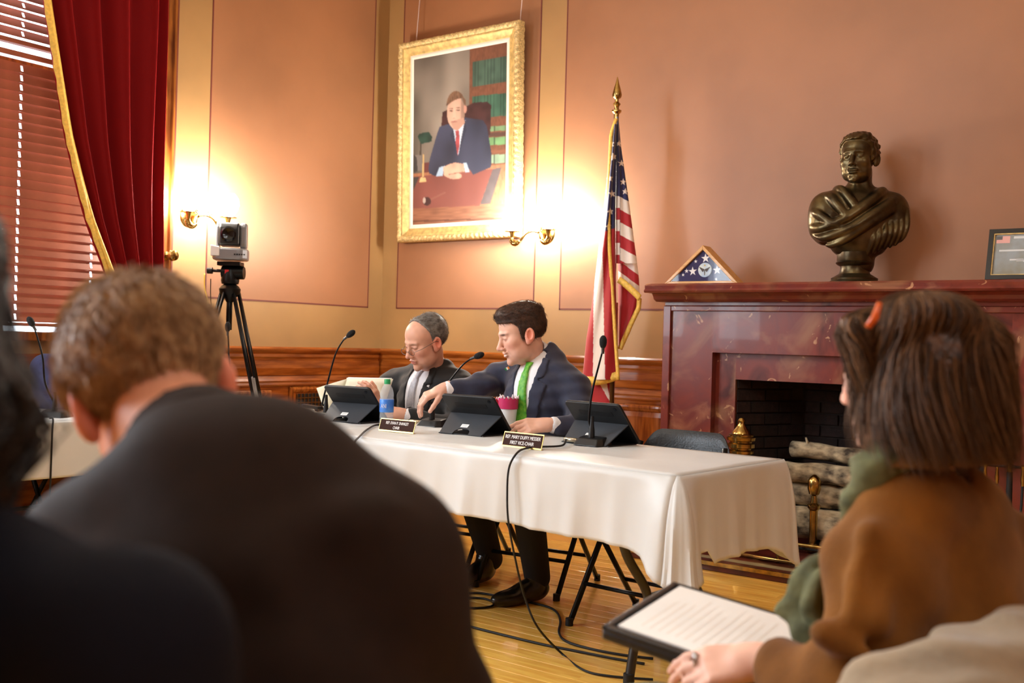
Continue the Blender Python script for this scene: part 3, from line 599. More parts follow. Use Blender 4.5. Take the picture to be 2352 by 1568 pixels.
pr = fquad('print', M('print_greyblue', (150,160,166), .5, rgb2=(134,132,116), vs=9), (.027,.027), (fw_-.027,fh_-.027), .002, .005)
fquad('printed_flag', M('print_pink', (222,168,160), .5), (.034,.192), (.094,.228), .005, .0055, pr); fquad('printed_canton', M('print_grey', (96,96,98), .5), (.034,.210), (.060,.228), .0055, .006, pr)
fquad('printed_ship', M('print_white', (206,210,210), .5), (.05,.148), (.20,.157), .005, .0055, pr); fquad('printed_heading', M('print_white'), (.11,.214), (.30,.226), .005, .0055, pr)
for k in range(3): fquad('printed_ship', M('print_white'), (.10+k*.03,.100-.004*k), (.16+k*.03,.108-.004*k), .005, .0055, pr)
fquad('strut', BF, (.15,.03), (.20,.2), -.02, -.012)
# ================================================================== tables, cloths, chairs
ZT = .735
CLOTH = M('white_vinyl_cloth', (204,206,205), .42, var=.03, vs=3, bump=.12, bs=7)
TUBE = M('grey_steel_tube', (62,60,58), .35, .7)
def place(o, x, y, a, z=0.): o.location = (x, y, z); o.rotation_euler = (0, 0, a); return o
def folding_table(label, L, W):
    t = thing('folding_table', label, 'table', (0,0,0), 'folding tables under white cloths')
    bx('tabletop', M('table_laminate', (190,184,172), .5), (-L/2, -W/2, ZT-.045), (L/2, W/2, ZT-.006), t, .01)
    for s in (-1, 1):
        x = s*(L/2-.27)
        for q in (-1, 1):
            pts = spline([(x-s*.05, q*.10, ZT-.05), (x-s*.04, q*(W/2-.14), ZT-.08), (x-s*.02, q*(W/2-.10), ZT-.16), (x, q*(W/2-.13), ZT-.30), (x+s*.02, q*(W/2-.24), ZT-.46), (x+s*.03, q*(W/2-.16), .16), (x+s*.03, q*(W/2-.12), .012)], 7)
            lg = MB().tube(pts, .0165, 10).build('leg', TUBE, t, True); MB().lathe([(0,0),(.019,0),(.019,.04),(.0165,.042),(0,.042)], pts[-1]-np.array([0,0,.012]), 12).build('rubber_foot', BLACKR, lg, True, ang=40)
        MB().tube([(x+s*.022, -(W/2-.24), ZT-.46), (x+s*.022, W/2-.24, ZT-.46)], .011, 8).build('cross_bar', TUBE, t, True)
    return t
def tablecloth(label, L, W, drop, seed, ear=(1,1,1,1), drops=None, z=ZT):
    rs = random.Random(seed); hx, hy, r0 = L/2+.006, W/2+.006, .012; G = []; loop = []
    # perimeter samples: (x, y, outward nx, ny, corner weight)
    def corner(cx, cy, a0, idx):
        for k in range(17):
            a = a0+math.pi/2*k/16; w_ = .85+.15*math.sin(math.pi*k/16); loop.append((cx+r0*math.cos(a), cy+r0*math.sin(a), math.cos(a), math.sin(a), w_*ear[idx]))
    def side(p, q, nx, ny, n, ia=0, ib=0):
        Ls = math.hypot(q[0]-p[0], q[1]-p[1])
        for k in range(1, n): t = k/n; loop.append((p[0]+(q[0]-p[0])*t, p[1]+(q[1]-p[1])*t, nx, ny, .85*max(ear[ia]*math.exp(-(t*Ls/.10)**2), ear[ib]*math.exp(-((1-t)*Ls/.10)**2))))
    corner(hx-r0, -hy+r0, -math.pi/2, 0); side((hx,-hy+r0),(hx,hy-r0),1,0,30,0,1); corner(hx-r0, hy-r0, 0, 1); side((hx-r0,hy),(-hx+r0,hy),0,1,70,1,2); corner(-hx+r0, hy-r0, math.pi/2, 2); side((-hx,hy-r0),(-hx,-hy+r0),-1,0,26,2,3); corner(-hx+r0,-hy+r0,math.pi,3); side((-hx+r0,-hy),(hx-r0,-hy),0,-1,70,3,0)
    n = len(loop); NV = 22
    ph = [rs.random()*6.3 for _ in range(6)]
    for i in range(NV+1):
        t = i/NV; rw = []
        for j, (x, y, nx, ny, cw) in enumerate(loop):
            s = j/n*2*math.pi; d = drop if drops is None else drops(x, y)
            Ld = d*(1+.42*cw**1.5); wave = (.010*math.sin(17*s+ph[0])+.007*math.sin(41*s+ph[1])+.004*math.sin(83*s+ph[2]))*t
            out = .004 + .018*t + wave + cw**2*(.085*t**.8+.012*math.sin(t*5)) ; zz = z - Ld*t + (0 if t else .001)
            if t == 0: out = -.004
            elif i == 1: out = min(out, .004); zz = z - .010
            rw.append((x+nx*out, y+ny*out, zz))
        rw.append(rw[0]); G.append(rw)
    m = MB(); m.grid(G)
    NX, NY = 40, 16; top = []
    for i in range(NX+1):
        for_ = []
        for j in range(NY+1):
            x = -hx+.008+(2*hx-.016)*i/NX; y = -hy+.008+(2*hy-.016)*j/NY; e = min(1, min(i, NX-i, j, NY-j)/1.); for_.append((x, y, z+.001+e*(.0012*math.sin(x*9+ph[3])+.001*math.sin(y*14+x*4+ph[4])+.0007*math.sin(x*31)+.0015)))
        top.append(for_)
    m.grid(top)
    o = m.build('tablecloth', CLOTH, None, True, loc=(0,0,0), solid=.0015, fix=True, ang=50); return tag(o, label, 'tablecloth', 'white tablecloths')
TA = math.radians(-3.5)
TBL = [('folding table under the white cloth in front of the empty chair', 1.83, .75, 3.085, -2.395, TA, 'white cloth draped over right table end with hanging corner', dict(ear=(1,.75,0,0), drops=lambda x, y: .228+.06*max(0, x)/.9*(1 if y > -.2 else .3)+.05*max(0, y))),
       ('folding table under the white cloth at the older man\'s place', 1.00, .75, 1.655, -2.255, math.radians(2), 'white cloth covering the table in front of the older man', dict(ear=(0,0,0,0))),
       ('folding side table under white cloth near the window', .75, 2.72, .76, -3.08, 0, 'white cloth over the side table near the window', dict(ear=(0,0,0,0)))]
for i, (lb, L, W, x, y, a, cl_, kw) in enumerate(TBL):
    place(folding_table(lb, L, W), x, y, a, -.002*i); place(tablecloth(cl_, L, W, .245, 11+i, z=ZT-.002*i, **kw), x, y, a)
VIN = M('black_vinyl', (20,20,21), .36, bump=.15, bs=120)
def folding_chair(label):
    t = thing('folding_chair', label, 'chair', (0,0,0), 'black folding chairs')
    for s in (-1, 1):
        lg = MB().tube([(s*.205,.248,.72), (s*.21,.235,.68), (s*.212,.02,.40), (s*.212,-.235,.012)], .0125, 8).build('front_leg', BLACKM, t, True); MB().lathe([(0,0),(.016,0),(.016,.03),(0,.032)], (s*.212,-.24,0), 10).build('foot_cap', BLACKR, lg, True, ang=40)
        lg = MB().tube([(s*.19,-.13,.425), (s*.19,.215,.012)], .0115, 8).build('rear_leg', BLACKM, t, True); MB().lathe([(0,0),(.015,0),(.015,.03),(0,.032)], (s*.19,.218,0), 10).build('foot_cap', BLACKR, lg, True, ang=40)
    MB().tube([(-.21,-.147,.155), (.21,-.147,.155)], .009, 8).build('front_bar', BLACKM, t, True); MB().tube([(-.19,.12,.135), (.19,.12,.135)], .009, 8).build('rear_bar', BLACKM, t, True)
    m = MB(); P = []
    for (x, y) in [(-.2,-.19),(-.16,-.22),(.16,-.22),(.2,-.19),(.19,.17),(.15,.19),(-.15,.19),(-.19,.17)]: P.append((x, y))
    m.prism(P, .405, .445, (0,0,0), (1,0,0), (0,1,0), (0,0,1)); m.build('seat', VIN, t, True, bevel=.012, ang=50)
    G = []; NX, NZ = 24, 12        # curved padded backrest with rounded upper corners
    def surf(u, v, f):
        hw = .215*(1-.0*v); x = hw*u; zt = .775-.085*max(0, (abs(u)-.62)/.38)**2.2; zb = .565; z = zb+(zt-zb)*v; yy = .262+(z-.6)*.18-.045*(1-u*u)*-1*.9
        th = .013*(1-abs(u)**6)*(1-abs(2*v-1)**6)+.003
        return (x, yy+f*th, z)
    m = MB(); m.grid([[surf(-1+2*j/NX, i/NZ, -1) for j in range(NX+1)] for i in range(NZ+1)]); m.grid([[surf(-1+2*j/NX, i/NZ, 1) for j in range(NX+1)] for i in range(NZ+1)])
    bd = [(j, 0) for j in range(NX)]+[(NX, i) for i in range(NZ)]+[(NX-j, NZ) for j in range(NX)]+[(0, NZ-i) for i in range(NZ)]+[(0,0)]
    m.grid([[surf(-1+2*j/NX, i/NZ, -1), surf(-1+2*j/NX, i/NZ, 1)] for j, i in bd]); m.build('backrest', VIN, t, True)
    return t
ch0 = folding_chair('empty black folding chair tucked behind the right table'); place(ch0, 3.42, -1.985, -.06)
c2 = copy_tree(ch0); c2['label'] = 'black folding chair under the man with the green tie'; place(c2, 2.70, -1.70, .10)
c3 = copy_tree(ch0); c3['label'] = 'black folding chair under the man in glasses'; place(c3, 2.02, -1.50, .12)
# ================================================================== things on the tables
TZ = ZT+.004
CASEM = M('tablet_case_black', (22,23,25), .5, bump=.05, bs=200); FLAPM = M('tablet_flap_grey', (52,56,62), .55, bump=.05, bs=200)
def tablet(label):
    t = thing('tablet_stand', label, 'tablet', (0,0,0), 'tablets in black stand cases'); w_ = .28; A = np.array([0,.085,.006]); Bv = np.array([0,-.065,.168]); ax = (Bv-A)/np.linalg.norm(Bv-A); nrm = np.cross([1,0,0], ax); nrm = nrm if nrm[1] < 0 else -nrm; Ln = .218
    def rr(hw, h0, h1, r_): 
        P = []
        for (cx, cy, a0) in ((hw-r_,h0+r_,-90),(hw-r_,h1-r_,0),(-hw+r_,h1-r_,90),(-hw+r_,h0+r_,180)):
            for k in range(5): a = math.radians(a0+22.5*k); P.append((cx+r_*math.cos(a), cy+r_*math.sin(a)))
        return P
    MB().prism(rr(w_/2,0,Ln,.016), -.006, .007, A, (1,0,0), ax, nrm).build('case_shell', CASEM, t, bevel=.003)
    MB().prism(rr(w_/2-.012,.012,Ln-.012,.006), -.0075, -.0058, A, (1,0,0), ax, nrm).build('screen', M('dark_screen', (14,16,20), .08), t)
    MB().prism(rr(.085,.152,.178,.006), .0065, .0085, A, (1,0,0), ax, nrm).build('pen_groove', M('case_deep', (10,10,11), .6), t)
    MB().lathe([(0,0),(.008,0),(.008,.002),(0,.002)], A+ax*(Ln-.022)+np.array([w_/2-.03,0,0])+nrm*.007, 12, np.array([[1,0,0],ax,nrm]).T).build('camera_lens', M('lens_glass', (6,6,8), .05), t)
    mid = A+ax*.112+nrm*.008; foot = np.array([0,-.105,.002]); fx = foot-mid; fl_ = np.linalg.norm(fx); fx /= fl_; fn = np.cross([1,0,0], fx); fn = fn if fn[1] < 0 else -fn
    arch = [(.034+.0*k, fl_) for k in ()]; P = [(-w_/2+.004,0),(w_/2-.004,0),(w_/2-.030,fl_)] + [(.042,fl_),(.040,fl_-.018),(.030,fl_-.030),(.016,fl_-.035),(-.016,fl_-.035),(-.030,fl_-.030),(-.040,fl_-.018),(-.042,fl_)] + [(-w_/2+.030,fl_)]
    fo = MB().prism(P, -.002, .002, mid, (1,0,0), fx, fn).build('stand_flap', FLAPM, t)
    MB().prism([(-.026,fl_-.064),(.012,fl_-.064),(.012,fl_-.044),(-.026,fl_-.044)], .0021, .0026, mid, (1,0,0), fx, fn).build('white_sticker', WHITEP, fo)
    for k in range(2): MB().prism([(-.020,fl_-.058+k*.006),(.006,fl_-.058+k*.006),(.006,fl_-.0565+k*.006),(-.020,fl_-.0565+k*.006)], .0027, .0029, mid, (1,0,0), fx, fn).build('sticker_print', M('ink_grey', (130,130,132), .7), fo)
    bx('base_flap', CASEM, (-w_/2+.02,-.10,0), (w_/2-.02,.085,.004), t)
    return t
tb = tablet('black tablet stand in front of the older man'); place(tb, 1.925, -2.19, .10, TZ)
for (x, y, a, lb) in ((2.70, -2.235, .02, 'black tablet stand in front of the man with green tie'), (3.275, -2.145, -.12, 'black tablet stand at the empty seat beside the tall microphone')): o = copy_tree(tb); o['label'] = lb; place(o, x, y, a, TZ)
FOAM = M('mic_foam', (14,14,15), .9, bump=.5, bs=250)
def mic(label, base, pts, yaw, plug=True, hd=None):
    """gooseneck microphone; pts = neck points in room coordinates"""
    b = np.array(base, float); t = thing('gooseneck_microphone', label, 'microphone', b, 'gooseneck table microphones'); R = rotz(yaw)
    m = MB(); P = [(-.055,-.05),(.055,-.05),(.07,-.02),(.07,.05),(-.07,.05),(-.07,-.02)]; vs = [np.array([x*1.0, y, 0]) for x, y in P]+[np.array([x*.8, y*.7+.008, .028+.008*(y > 0)]) for x, y in P]
    m.add([b+R@v for v in vs], [tuple(range(6))[::-1], tuple(range(6,12))]+[(i,(i+1)%6,6+(i+1)%6,6+i) for i in range(6)]); m.build('base', BLACKP, t, bevel=.004)
    MB().lathe([(0,0),(.013,0),(.012,.03),(.009,.05),(.007,.085),(0,.085)], b+np.array([0,0,.03]), 14).build('socket', BLACKP, t, True, ang=40)
    S_ = spline([b+np.array([0,0,.06])]+[np.array(p) for p in pts], 8); MB().tube(S_, [.0052-.002*i/len(S_) for i in range(len(S_))], 8).build('gooseneck', BLACKM, t, True)
    d = S_[-1]-S_[-3]; d /= np.linalg.norm(d); e = S_[-1]; q = np.cross(d, [0,0,1.]); q /= np.linalg.norm(q)+1e-9; Rz = np.array([q, np.cross(d, q), d]).T
    MB().lathe([(0,-.03),(.006,-.03),(.0065,-.01),(.008,.0),(0,0)], e, 12, Rz).build('capsule', M('mic_grey', (70,70,70), .4, .6), t, True, ang=40)
    MB().lathe([(0,-.006),(.009,-.006),(.0135,.004),(.015,.016),(.0145,.028),(.010,.038),(.004,.043),(0,.0435)], e, 16, Rz).build('foam_windscreen', FOAM, t, True)
    if plug: MB().tube([b+R@np.array([-.13,-.0,.013]), b+R@np.array([-.07,-.0,.013])], .009, 10).build('plug', M('plug_nickel', (196,184,160), .3, .8), t, True)
    return t
b1 = onZ(748, 960, TZ); D1 = float((b1-CAM)@_fw); mic('gooseneck microphone curving right beside the left tablet', b1, [at(741,925,D1), at(752,880,D1), at(770,815,D1-.02), at(788,782,D1-.04), at(800,771,D1-.05)], .0)
b2 = onZ(992, 978, TZ); D2 = float((b2-CAM)@_fw); mic('gooseneck microphone between the two seated men', b2, [at(1001,930,D2), at(1020,893,D2), at(1058,843,D2-.03), at(1080,825,D2-.04), at(1093,819,D2-.05)], .05)
b3 = onZ(1358, 1022, TZ); D3 = float((b3-CAM)@_fw); mic('tall upright gooseneck microphone in front of the flag', b3, [at(1353,960,D3), at(1360,900,D3), at(1375,840,D3), at(1384,805,D3), at(1385,795,D3)], -.05)
b4 = np.array([.98, -3.16, ZT]); D4 = float((b4-CAM)@_fw); mic('gooseneck microphone on the side table before the window', b4, [at(104,880,D4), at(98,820,D4), at(86,775,D4), at(78,752,D4), at(75,746,D4)], .6)
b5 = np.array([.95, -2.35, ZT]); D5 = float((b5-CAM)@_fw); mic('gooseneck microphone seen behind the bowed head below the video camera', b5, [at(522,860,D5), at(525,810,D5), at(524,775,D5), at(523,764,D5), at(523,758,D5)], .4)
# name plates
PLB = M('plate_brown', (58,36,30), .75, spec=.15); LET = M('plate_white', (244,240,236), .5, emit=0.)
def nameplate(label, A, B, l1, l2, h, sq_=.72):
    A, B = np.array(A), np.array(B); mid = (A+B)/2; t = thing('name_plate', label, 'name plate', mid, 'name plates'); U = (B-A); Lx = np.linalg.norm(U); U /= Lx; Nn = np.array([U[1], -U[0], 0]); V = np.array([0,0,1.])*math.cos(.30)-Nn*math.sin(.30); W = np.cross(U, V)
    if W@Nn < 0: W = -W
    MB().prism([(-Lx/2,0),(Lx/2,0),(Lx/2,h),(-Lx/2,h)], -.003, 0, mid+np.array([0,0,.001]), U, V, W).build('holder', M('plate_gold', (206,170,96), .3, .7), t)
    MB().prism([(-Lx/2+.003,.005),(Lx/2-.003,.005),(Lx/2-.003,h-.004),(-Lx/2+.003,h-.004)], .0, .0015, mid+np.array([0,0,.001]), U, V, W).build('plate', PLB, t)
    MB().prism([(-Lx/2,0),(Lx/2,0),(Lx/2,.004),(-Lx/2,.004)], 0, -.045, mid+np.array([0,0,.0]), U, V, W).build('foot', M('plate_gold'), t)
    text_mesh('lettering', l1, h*.33, LET, t, mid+np.array([0,0,.001])+V*h*.66+W*.0018, U, V, squeeze=sq_); text_mesh('lettering', l2, h*.33, LET, t, mid+np.array([0,0,.001])+V*h*.29+W*.0018, U, V, squeeze=sq_)
    return t
nameplate('brown name plate reading rep evan p shanley chair', onZ(869,988,TZ), onZ(949,996,TZ), 'REP. EVAN P. SHANLEY', 'CHAIR', .055, .70)
nameplate('brown name plate reading rep mary duffy messier first vice-chair', onZ(1152,1024,TZ), onZ(1243,1034,TZ), 'REP. MARY DUFFY MESSIER', 'FIRST VICE-CHAIR', .058, .74)
# water bottle
bp_ = onZ(887, 973, TZ); bt = thing('water_bottle', 'clear water bottle with green cap and blue label', 'bottle', bp_)
PET = M('clear_plastic', (245,250,255), .06, trans=1.0, ior=1.12); hsc = .205/.20
prof = [(0,0),(.024,0),(.0315,.004),(.0325,.012),(.031,.022),(.0325,.032),(.0315,.045),(.0325,.055),(.0325,.115),(.031,.122),(.0325,.130),(.030,.148),(.024,.165),(.016,.178),(.0125,.184),(.0125,.188),(0,.188)]
nt3 = PET.node_tree; mx3 = nt3.nodes.new('ShaderNodeMixShader'); tb3 = nt3.nodes.new('ShaderNodeBsdfTransparent'); tb3.inputs[0].default_value = (.93,.96,.97,1); pr3 = nt3.nodes['Principled BSDF']; pr3.inputs['Transmission Weight'].default_value = 0; pr3.inputs['Base Color'].default_value = (.9,.93,.95,1); mx3.inputs[0].default_value = .22; nt3.links.new(tb3.outputs[0], mx3.inputs[1]); nt3.links.new(pr3.outputs[0], mx3.inputs[2]); nt3.links.new(mx3.outputs[0], nt3.nodes['Material Output'].inputs[0])
MB().lathe([(a*1.0, b*hsc) for a, b in prof], bp_, 28).build('bottle_body', PET, bt, True, ang=40)
MB().lathe([(.0329,.055),(.0333,.056),(.0333,.114),(.0329,.115)], bp_, 32).build('label', M('label_blue', (40,104,206), .35, rgb2=(90,150,226), vs=25), bt, True)
MB().lathe([(0,.186),(.0142,.186),(.0145,.19),(.0145,.206),(.0135,.209),(0,.209)], bp_, 24).build('cap', M('green_cap', (44,160,98), .4), bt, True, ang=40)
vd = CAM-bp_; vd[2] = 0; vd /= np.linalg.norm(vd); uu_ = np.array([-vd[1], vd[0], 0]); text_mesh('label_text', 'ANI', .028, M('label_white', (250,250,250), .5), bt, bp_+vd*.0336-uu_*.014+np.array([0,0,.084]), uu_*.8, (0,0,1), squeeze=.7)
# cups
cp = onZ(1166, 990, TZ); cu1 = thing('foam_cup', 'white foam cup with pink rim wrapped in clear film', 'cup', cp)
MB().lathe([(0,0),(.029,0),(.030,.003),(.042,.112),(.040,.113),(.028,.006),(0,.006)], cp, 28).build('cup_body', M('white_foam', (240,240,240), .6), cu1, True, ang=50)
MB().lathe([(.0405,.100),(.0445,.101),(.0455,.148),(.0435,.149),(.041,.108)], cp, 28).build('pink_rim', M('pink_film', (206,58,106), .25), cu1, True, ang=50)
m = MB(); 
for k in range(14):
    a = k*2*math.pi/14; p_ = cp+np.array([.042*math.cos(a), .042*math.sin(a), .147]); m.tube([p_, p_+np.array([.006*math.cos(a*3), .006*math.sin(a*2), .012+.006*math.sin(k*2.1)])], [.006,.001], 5)
m.build('film_ruffle', M('clear_film', (246,232,240), .15), cu1, True)
cp2 = onY(1138, 935, cp[1]+.06); cp2[2] = TZ; cu2 = thing('red_cup', 'red cup with crumpled clear top behind the foam cup', 'cup', cp2); MB().lathe([(0,0),(.028,0),(.036,.10),(.037,.135),(.034,.136),(0,.12)], cp2, 24).build('cup_body', M('red_plastic', (200,34,56), .3), cu2, True, ang=50)
m = MB()
for k in range(12): a = k*2*math.pi/12; p_ = cp2+np.array([.034*math.cos(a), .034*math.sin(a), .133]); m.tube([p_, p_+np.array([.004*math.cos(a*3), .004*math.sin(a*2), .012])], [.006,.001], 5)
m.build('film_ruffle', M('clear_film'), cu2, True)
# papers
def paper(label, pts, z, name='paper_sheet', lines=0):
    P = [onZ(px, py, z) for px, py in pts]; m = MB(); n = len(P); m.add([tuple(p) for p in P]+[(p[0],p[1],p[2]+.0012) for p in P], [tuple(range(n))[::-1], tuple(range(n,2*n))]+[(i,(i+1)%n,n+(i+1)%n,n+i) for i in range(n)]); return tag(m.build(name, WHITEP), label, 'paper', 'loose papers on the tables')
paper('white paper sheet lying left of the black remote', [(612,941),(682,943),(672,962),(600,962)], TZ-.004); paper('white paper under the microphone plug by the tablet', [(700,952),(740,951),(738,966),(692,966)], TZ); paper('white paper pad on the table in front of the older man', [(945,964),(1010,962),(1020,975),(950,978)], TZ)
ph = thing('remote_control', 'small black remote lying on the white cloth', 'remote', onZ(718,938,TZ-.002)); pp = onZ(718,938,TZ-.002); bx('remote_body', BLACKP, (-.085,-.02,0), (.085,.02,.018), ph, .005, R=rotz(-.25), c=pp); bx('remote_end', M('remote_grey', (80,80,104), .4), (-.10,-.018,.001), (-.085,.018,.019), ph, .004, R=rotz(-.25), c=pp)
# ---- cables
def cable(label, pts, r_=.0042): o = MB().tube(spline(pts, 10), r_, 6).build('cable', BLACKR, None, True); return tag(o, label, 'cable', 'black audio cables')
zc = TZ+.006; zf = .006
e = onZ(1170,1046,TZ)
cable('black cable dropping over the white cloth from the vice-chair name plate', [b3+np.array([-.12,-.0,.012]), onZ(1290,1023,zc), onZ(1240,1026,zc), onZ(1205,1030,zc), onZ(1185,1043,zc), onY(1169,1075,-2.815), onY(1165,1130,-2.825), onY(1168,1200,-2.83), onY(1185,1290,-2.80), onY(1205,1370,-2.74), at(1235,1440,3.62), onZ(1290,1500,zf), onZ(1340,1538,zf), onZ(1400,1552,zf), onZ(1500,1560,zf)])
cable('black cable leaving the chair name plate over the cloth edge', [b2+np.array([-.12,-.01,.012]), onZ(940,982,zc), onZ(872,975,zc), onZ(845,985,zc), onZ(825,1003,zc), onZ(814,1018,zc), onY(806,1060,-2.83), onY(806,1120,-2.84), onY(810,1200,-2.84)])
cable('black cable trailing left from the first microphone', [b1+np.array([-.12,-.0,.012]), onZ(690,962,zc), onZ(660,970,zc), onZ(620,985,zc), onZ(560,1000,zc)])
cable('black cable curling around the chair leg on the floor', [onZ(1060,1362,zf), onZ(1105,1362,zf), onZ(1160,1372,zf), onZ(1240,1388,zf), onZ(1275,1402,zf), onZ(1287,1425,zf), onZ(1284,1452,zf), onZ(1300,1472,zf), onZ(1350,1488,zf), onZ(1420,1502,zf), onZ(1500,1512,zf)], .005)
cable('straight black cable crossing the floor toward the right', [onZ(1030,1424,zf), onZ(1105,1445,zf), onZ(1240,1478,zf), onZ(1330,1496,zf), onZ(1400,1510,zf), onZ(1480,1524,zf)], .005)
cable('small loop of black cable on the floor behind the dark suit', [onZ(1060,1372,zf), onZ(1110,1374,zf), onZ(1134,1384,zf), onZ(1125,1393,zf), onZ(1090,1396,zf), onZ(1050,1394,zf)], .005)
cable('black cable hanging down the inner side of the side table', [onZ(196,1000,ZT+.004)*0+np.array([1.10,-3.25,ZT+.008]), np.array([1.16,-3.27,ZT+.008]), np.array([1.175,-3.28,ZT-.05]), np.array([1.18,-3.285,ZT-.25]), np.array([1.2,-3.3,.2])])
# ================================================================== tripod with video camera
T = onX(530, 596, .33); tpz = float(T[2]); tx, ty = float(T[0]), float(T[1]); ALU = M('tripod_alu', (150,152,156), .3, .8); SIL = M('silver_plastic', (132,134,140), .35, .4)
tr_ = thing('tripod', 'tall black video tripod with silver leg clamps', 'tripod', (tx, ty, 0)); top = np.array([tx, ty, tpz-.19])
for (fx_, fy_) in ((.40,.10),(-.12,-.40),(.02,.44)):
    ft = np.array([tx+fx_, ty+fy_, .015]); d = ft-top; s_ = np.cross(d, [0,0,1.]); s_ /= np.linalg.norm(s_); dd = d/np.linalg.norm(d)
    a0 = top+np.array([fx_,fy_,0])*.10; lg = MB(); lg.tube([a0+s_*.026, a0+s_*.026+(ft-a0)*.52], .010, 8); lg.tube([a0-s_*.026, a0-s_*.026+(ft-a0)*.52], .010, 8); lo = lg.build('upper_leg', BLACKM, tr_, True)
    hl = MB(); hl.tube([a0+s_*.0265+np.array([0,0,.004]), a0+s_*.0265+(ft-a0)*.52+np.array([0,0,.004])], .0075, 6); 
    lg = MB(); lg.tube([a0+(ft-a0)*.38+s_*.013, ft+s_*.004], .009, 8); lg.tube([a0+(ft-a0)*.38-s_*.013, ft-s_*.004], .009, 8); lg.build('lower_leg', ALU, tr_, True)
    c_ = a0+(ft-a0)*.50; R_ = np.array([s_, np.cross(dd, s_), dd]).T; cl_ = MB().box((-.045,-.018,-.03), (.045,.018,.03), R_, c_).build('leg_clamp', ALU, tr_, bevel=.004); MB().box((-.008,-.035,-.02), (.008,-.016,.03), R_, c_).build('clamp_lever', BLACKP, cl_, bevel=.003)
    MB().lathe([(0,0),(.022,0),(.02,.02),(.012,.03),(0,.03)], ft-np.array([0,0,.015]), 12).build('foot', BLACKR, tr_, True, ang=40)
MB().lathe([(0,-.07),(.02,-.07),(.03,-.05),(.06,-.02),(.065,.01),(.05,.03),(.035,.04),(0,.04)], top, 20).build('crown', BLACKM, tr_, True, ang=40); MB().tube([top-np.array([0,0,.24]), top], .018, 12).build('center_column', BLACKM, tr_, True)
hm = MB(); hm.lathe([(0,0),(.05,0),(.055,.02),(.05,.06),(.04,.09),(0,.09)], top+np.array([0,0,.04]), 20); hm.tube([top+np.array([0,0,.11])-_rt*.05, top+np.array([0,0,.11])+_rt*.085], .040, 16); hm.box((-.07,-.05,.15), (.07,.05,.175), rotz(YAW), top); hm.build('fluid_head', BLACKM, tr_, True, bevel=.003, ang=35)
MB().lathe([(0,0),(.02,0),(.02,.03),(0,.03)], top+np.array([0,0,.12])-_rt*.14, 14, np.array([_up,_fw,_rt]).T).build('pan_knob', BLACKP, tr_, True, ang=40); MB().tube([top+np.array([0,0,.12])-_rt*.12, top+np.array([0,0,.12])-_rt*.04], .010, 8).build('pan_knob_shaft', BLACKP, tr_, True)
MB().box((-.012,-.045,.100), (.012,-.040,.125), rotz(YAW), top-_rt*.01).build('red_badge', M('red_badge', (180,24,34), .4), tr_)
hb = MB(); hc = at(474, 718, float((T-CAM)@_fw)-.15); MB().box((-.03,-.02,-.03), (.03,.02,.05), rotz(YAW), hc).build('cable_box', BLACKP, tr_, bevel=.008)
YC = M('yellow_cable', (214,182,70), .5); Dt = float((T-CAM)@_fw)
MB().tube(spline([at(470,628,Dt), at(470,660,Dt-.03), at(476,690,Dt-.08), at(474,712,Dt-.15)], 6), .004, 6).build('yellow_cord', YC, tr_, True); MB().tube(spline([at(484,640,Dt), at(484,690,Dt), at(492,730,Dt-.05), at(486,745,Dt-.08), at(478,728,Dt-.12)], 6), .003, 6).build('black_cord', BLACKR, tr_, True)
pz = thing('video_camera', 'silver and black robotic video camera on tripod', 'camera', (tx, ty, tpz)); Rc = rotz(YAW+math.radians(8)); P0 = np.array([tx, ty, tpz-.006])
def rrect(hw, hd, r_):
    P = []
    for (cx, cy, a0) in ((hw-r_,-hd+r_,-90),(hw-r_,hd-r_,0),(-hw+r_,hd-r_,90),(-hw+r_,-hd+r_,180)):
        for k in range(6): a = math.radians(a0+18*k); P.append((cx+r_*math.cos(a), cy+r_*math.sin(a)))
    return P
X_, Y_ = Rc[:,0], Rc[:,1]
MB().prism(rrect(.105,.095,.06), 0, .072, P0, X_, Y_, (0,0,1)).build('camera_base', SIL, pz, bevel=.012)
MB().prism([(-.108,.02),(-.055,.02),(-.055,.075),(-.108,.085)], .05, .098, P0, X_, (0,0,1), -Y_).build('base_tab', M('camera_white', (214,214,214), .4), pz, bevel=.004)
for k in range(5): bx('port', BLACKP, (.03+k*.014,-.098,.028), (.040+k*.014,-.094,.036), pz, R=Rc, c=P0)
MB().prism([(-.036,0),(.036,0),(.042,.03),(.042,.13),(.026,.158),(-.026,.158),(-.042,.13),(-.042,.03)], .055, .095, P0+np.array([0,0,.072]), Y_, (0,0,1), X_).build('yoke_arm', SIL, pz, bevel=.012)
MB().prism([(-.036,0),(.036,0),(.042,.03),(.042,.13),(.026,.158),(-.026,.158),(-.042,.13),(-.042,.03)], -.085, -.068, P0+np.array([0,0,.072]), Y_, (0,0,1), X_).build('yoke_arm', SIL, pz, bevel=.006)
hd = MB(); hd.prism([(-.07,.01),(.05,.006),(.055,.10),(.03,.148),(-.045,.150),(-.075,.12)], -.066, .053, P0+np.array([0,0,.078]), Y_, (0,0,1), X_); hd.build('camera_head', BLACKP, pz, bevel=.012)
lc = P0+np.array([0,0,.155])-Y_*.07-X_*.008; RL = np.array([X_, _up, -Y_]).T; RL = np.array([X_, np.cross(-Y_, X_), -Y_]).T; MB().lathe([(0,0),(.045,0),(.046,.012),(.036,.018),(.034,.010),(.022,.006),(0,.004)], lc, 28, RL).build('lens', M('lens_black', (8,8,10), .15), pz, True, ang=35)
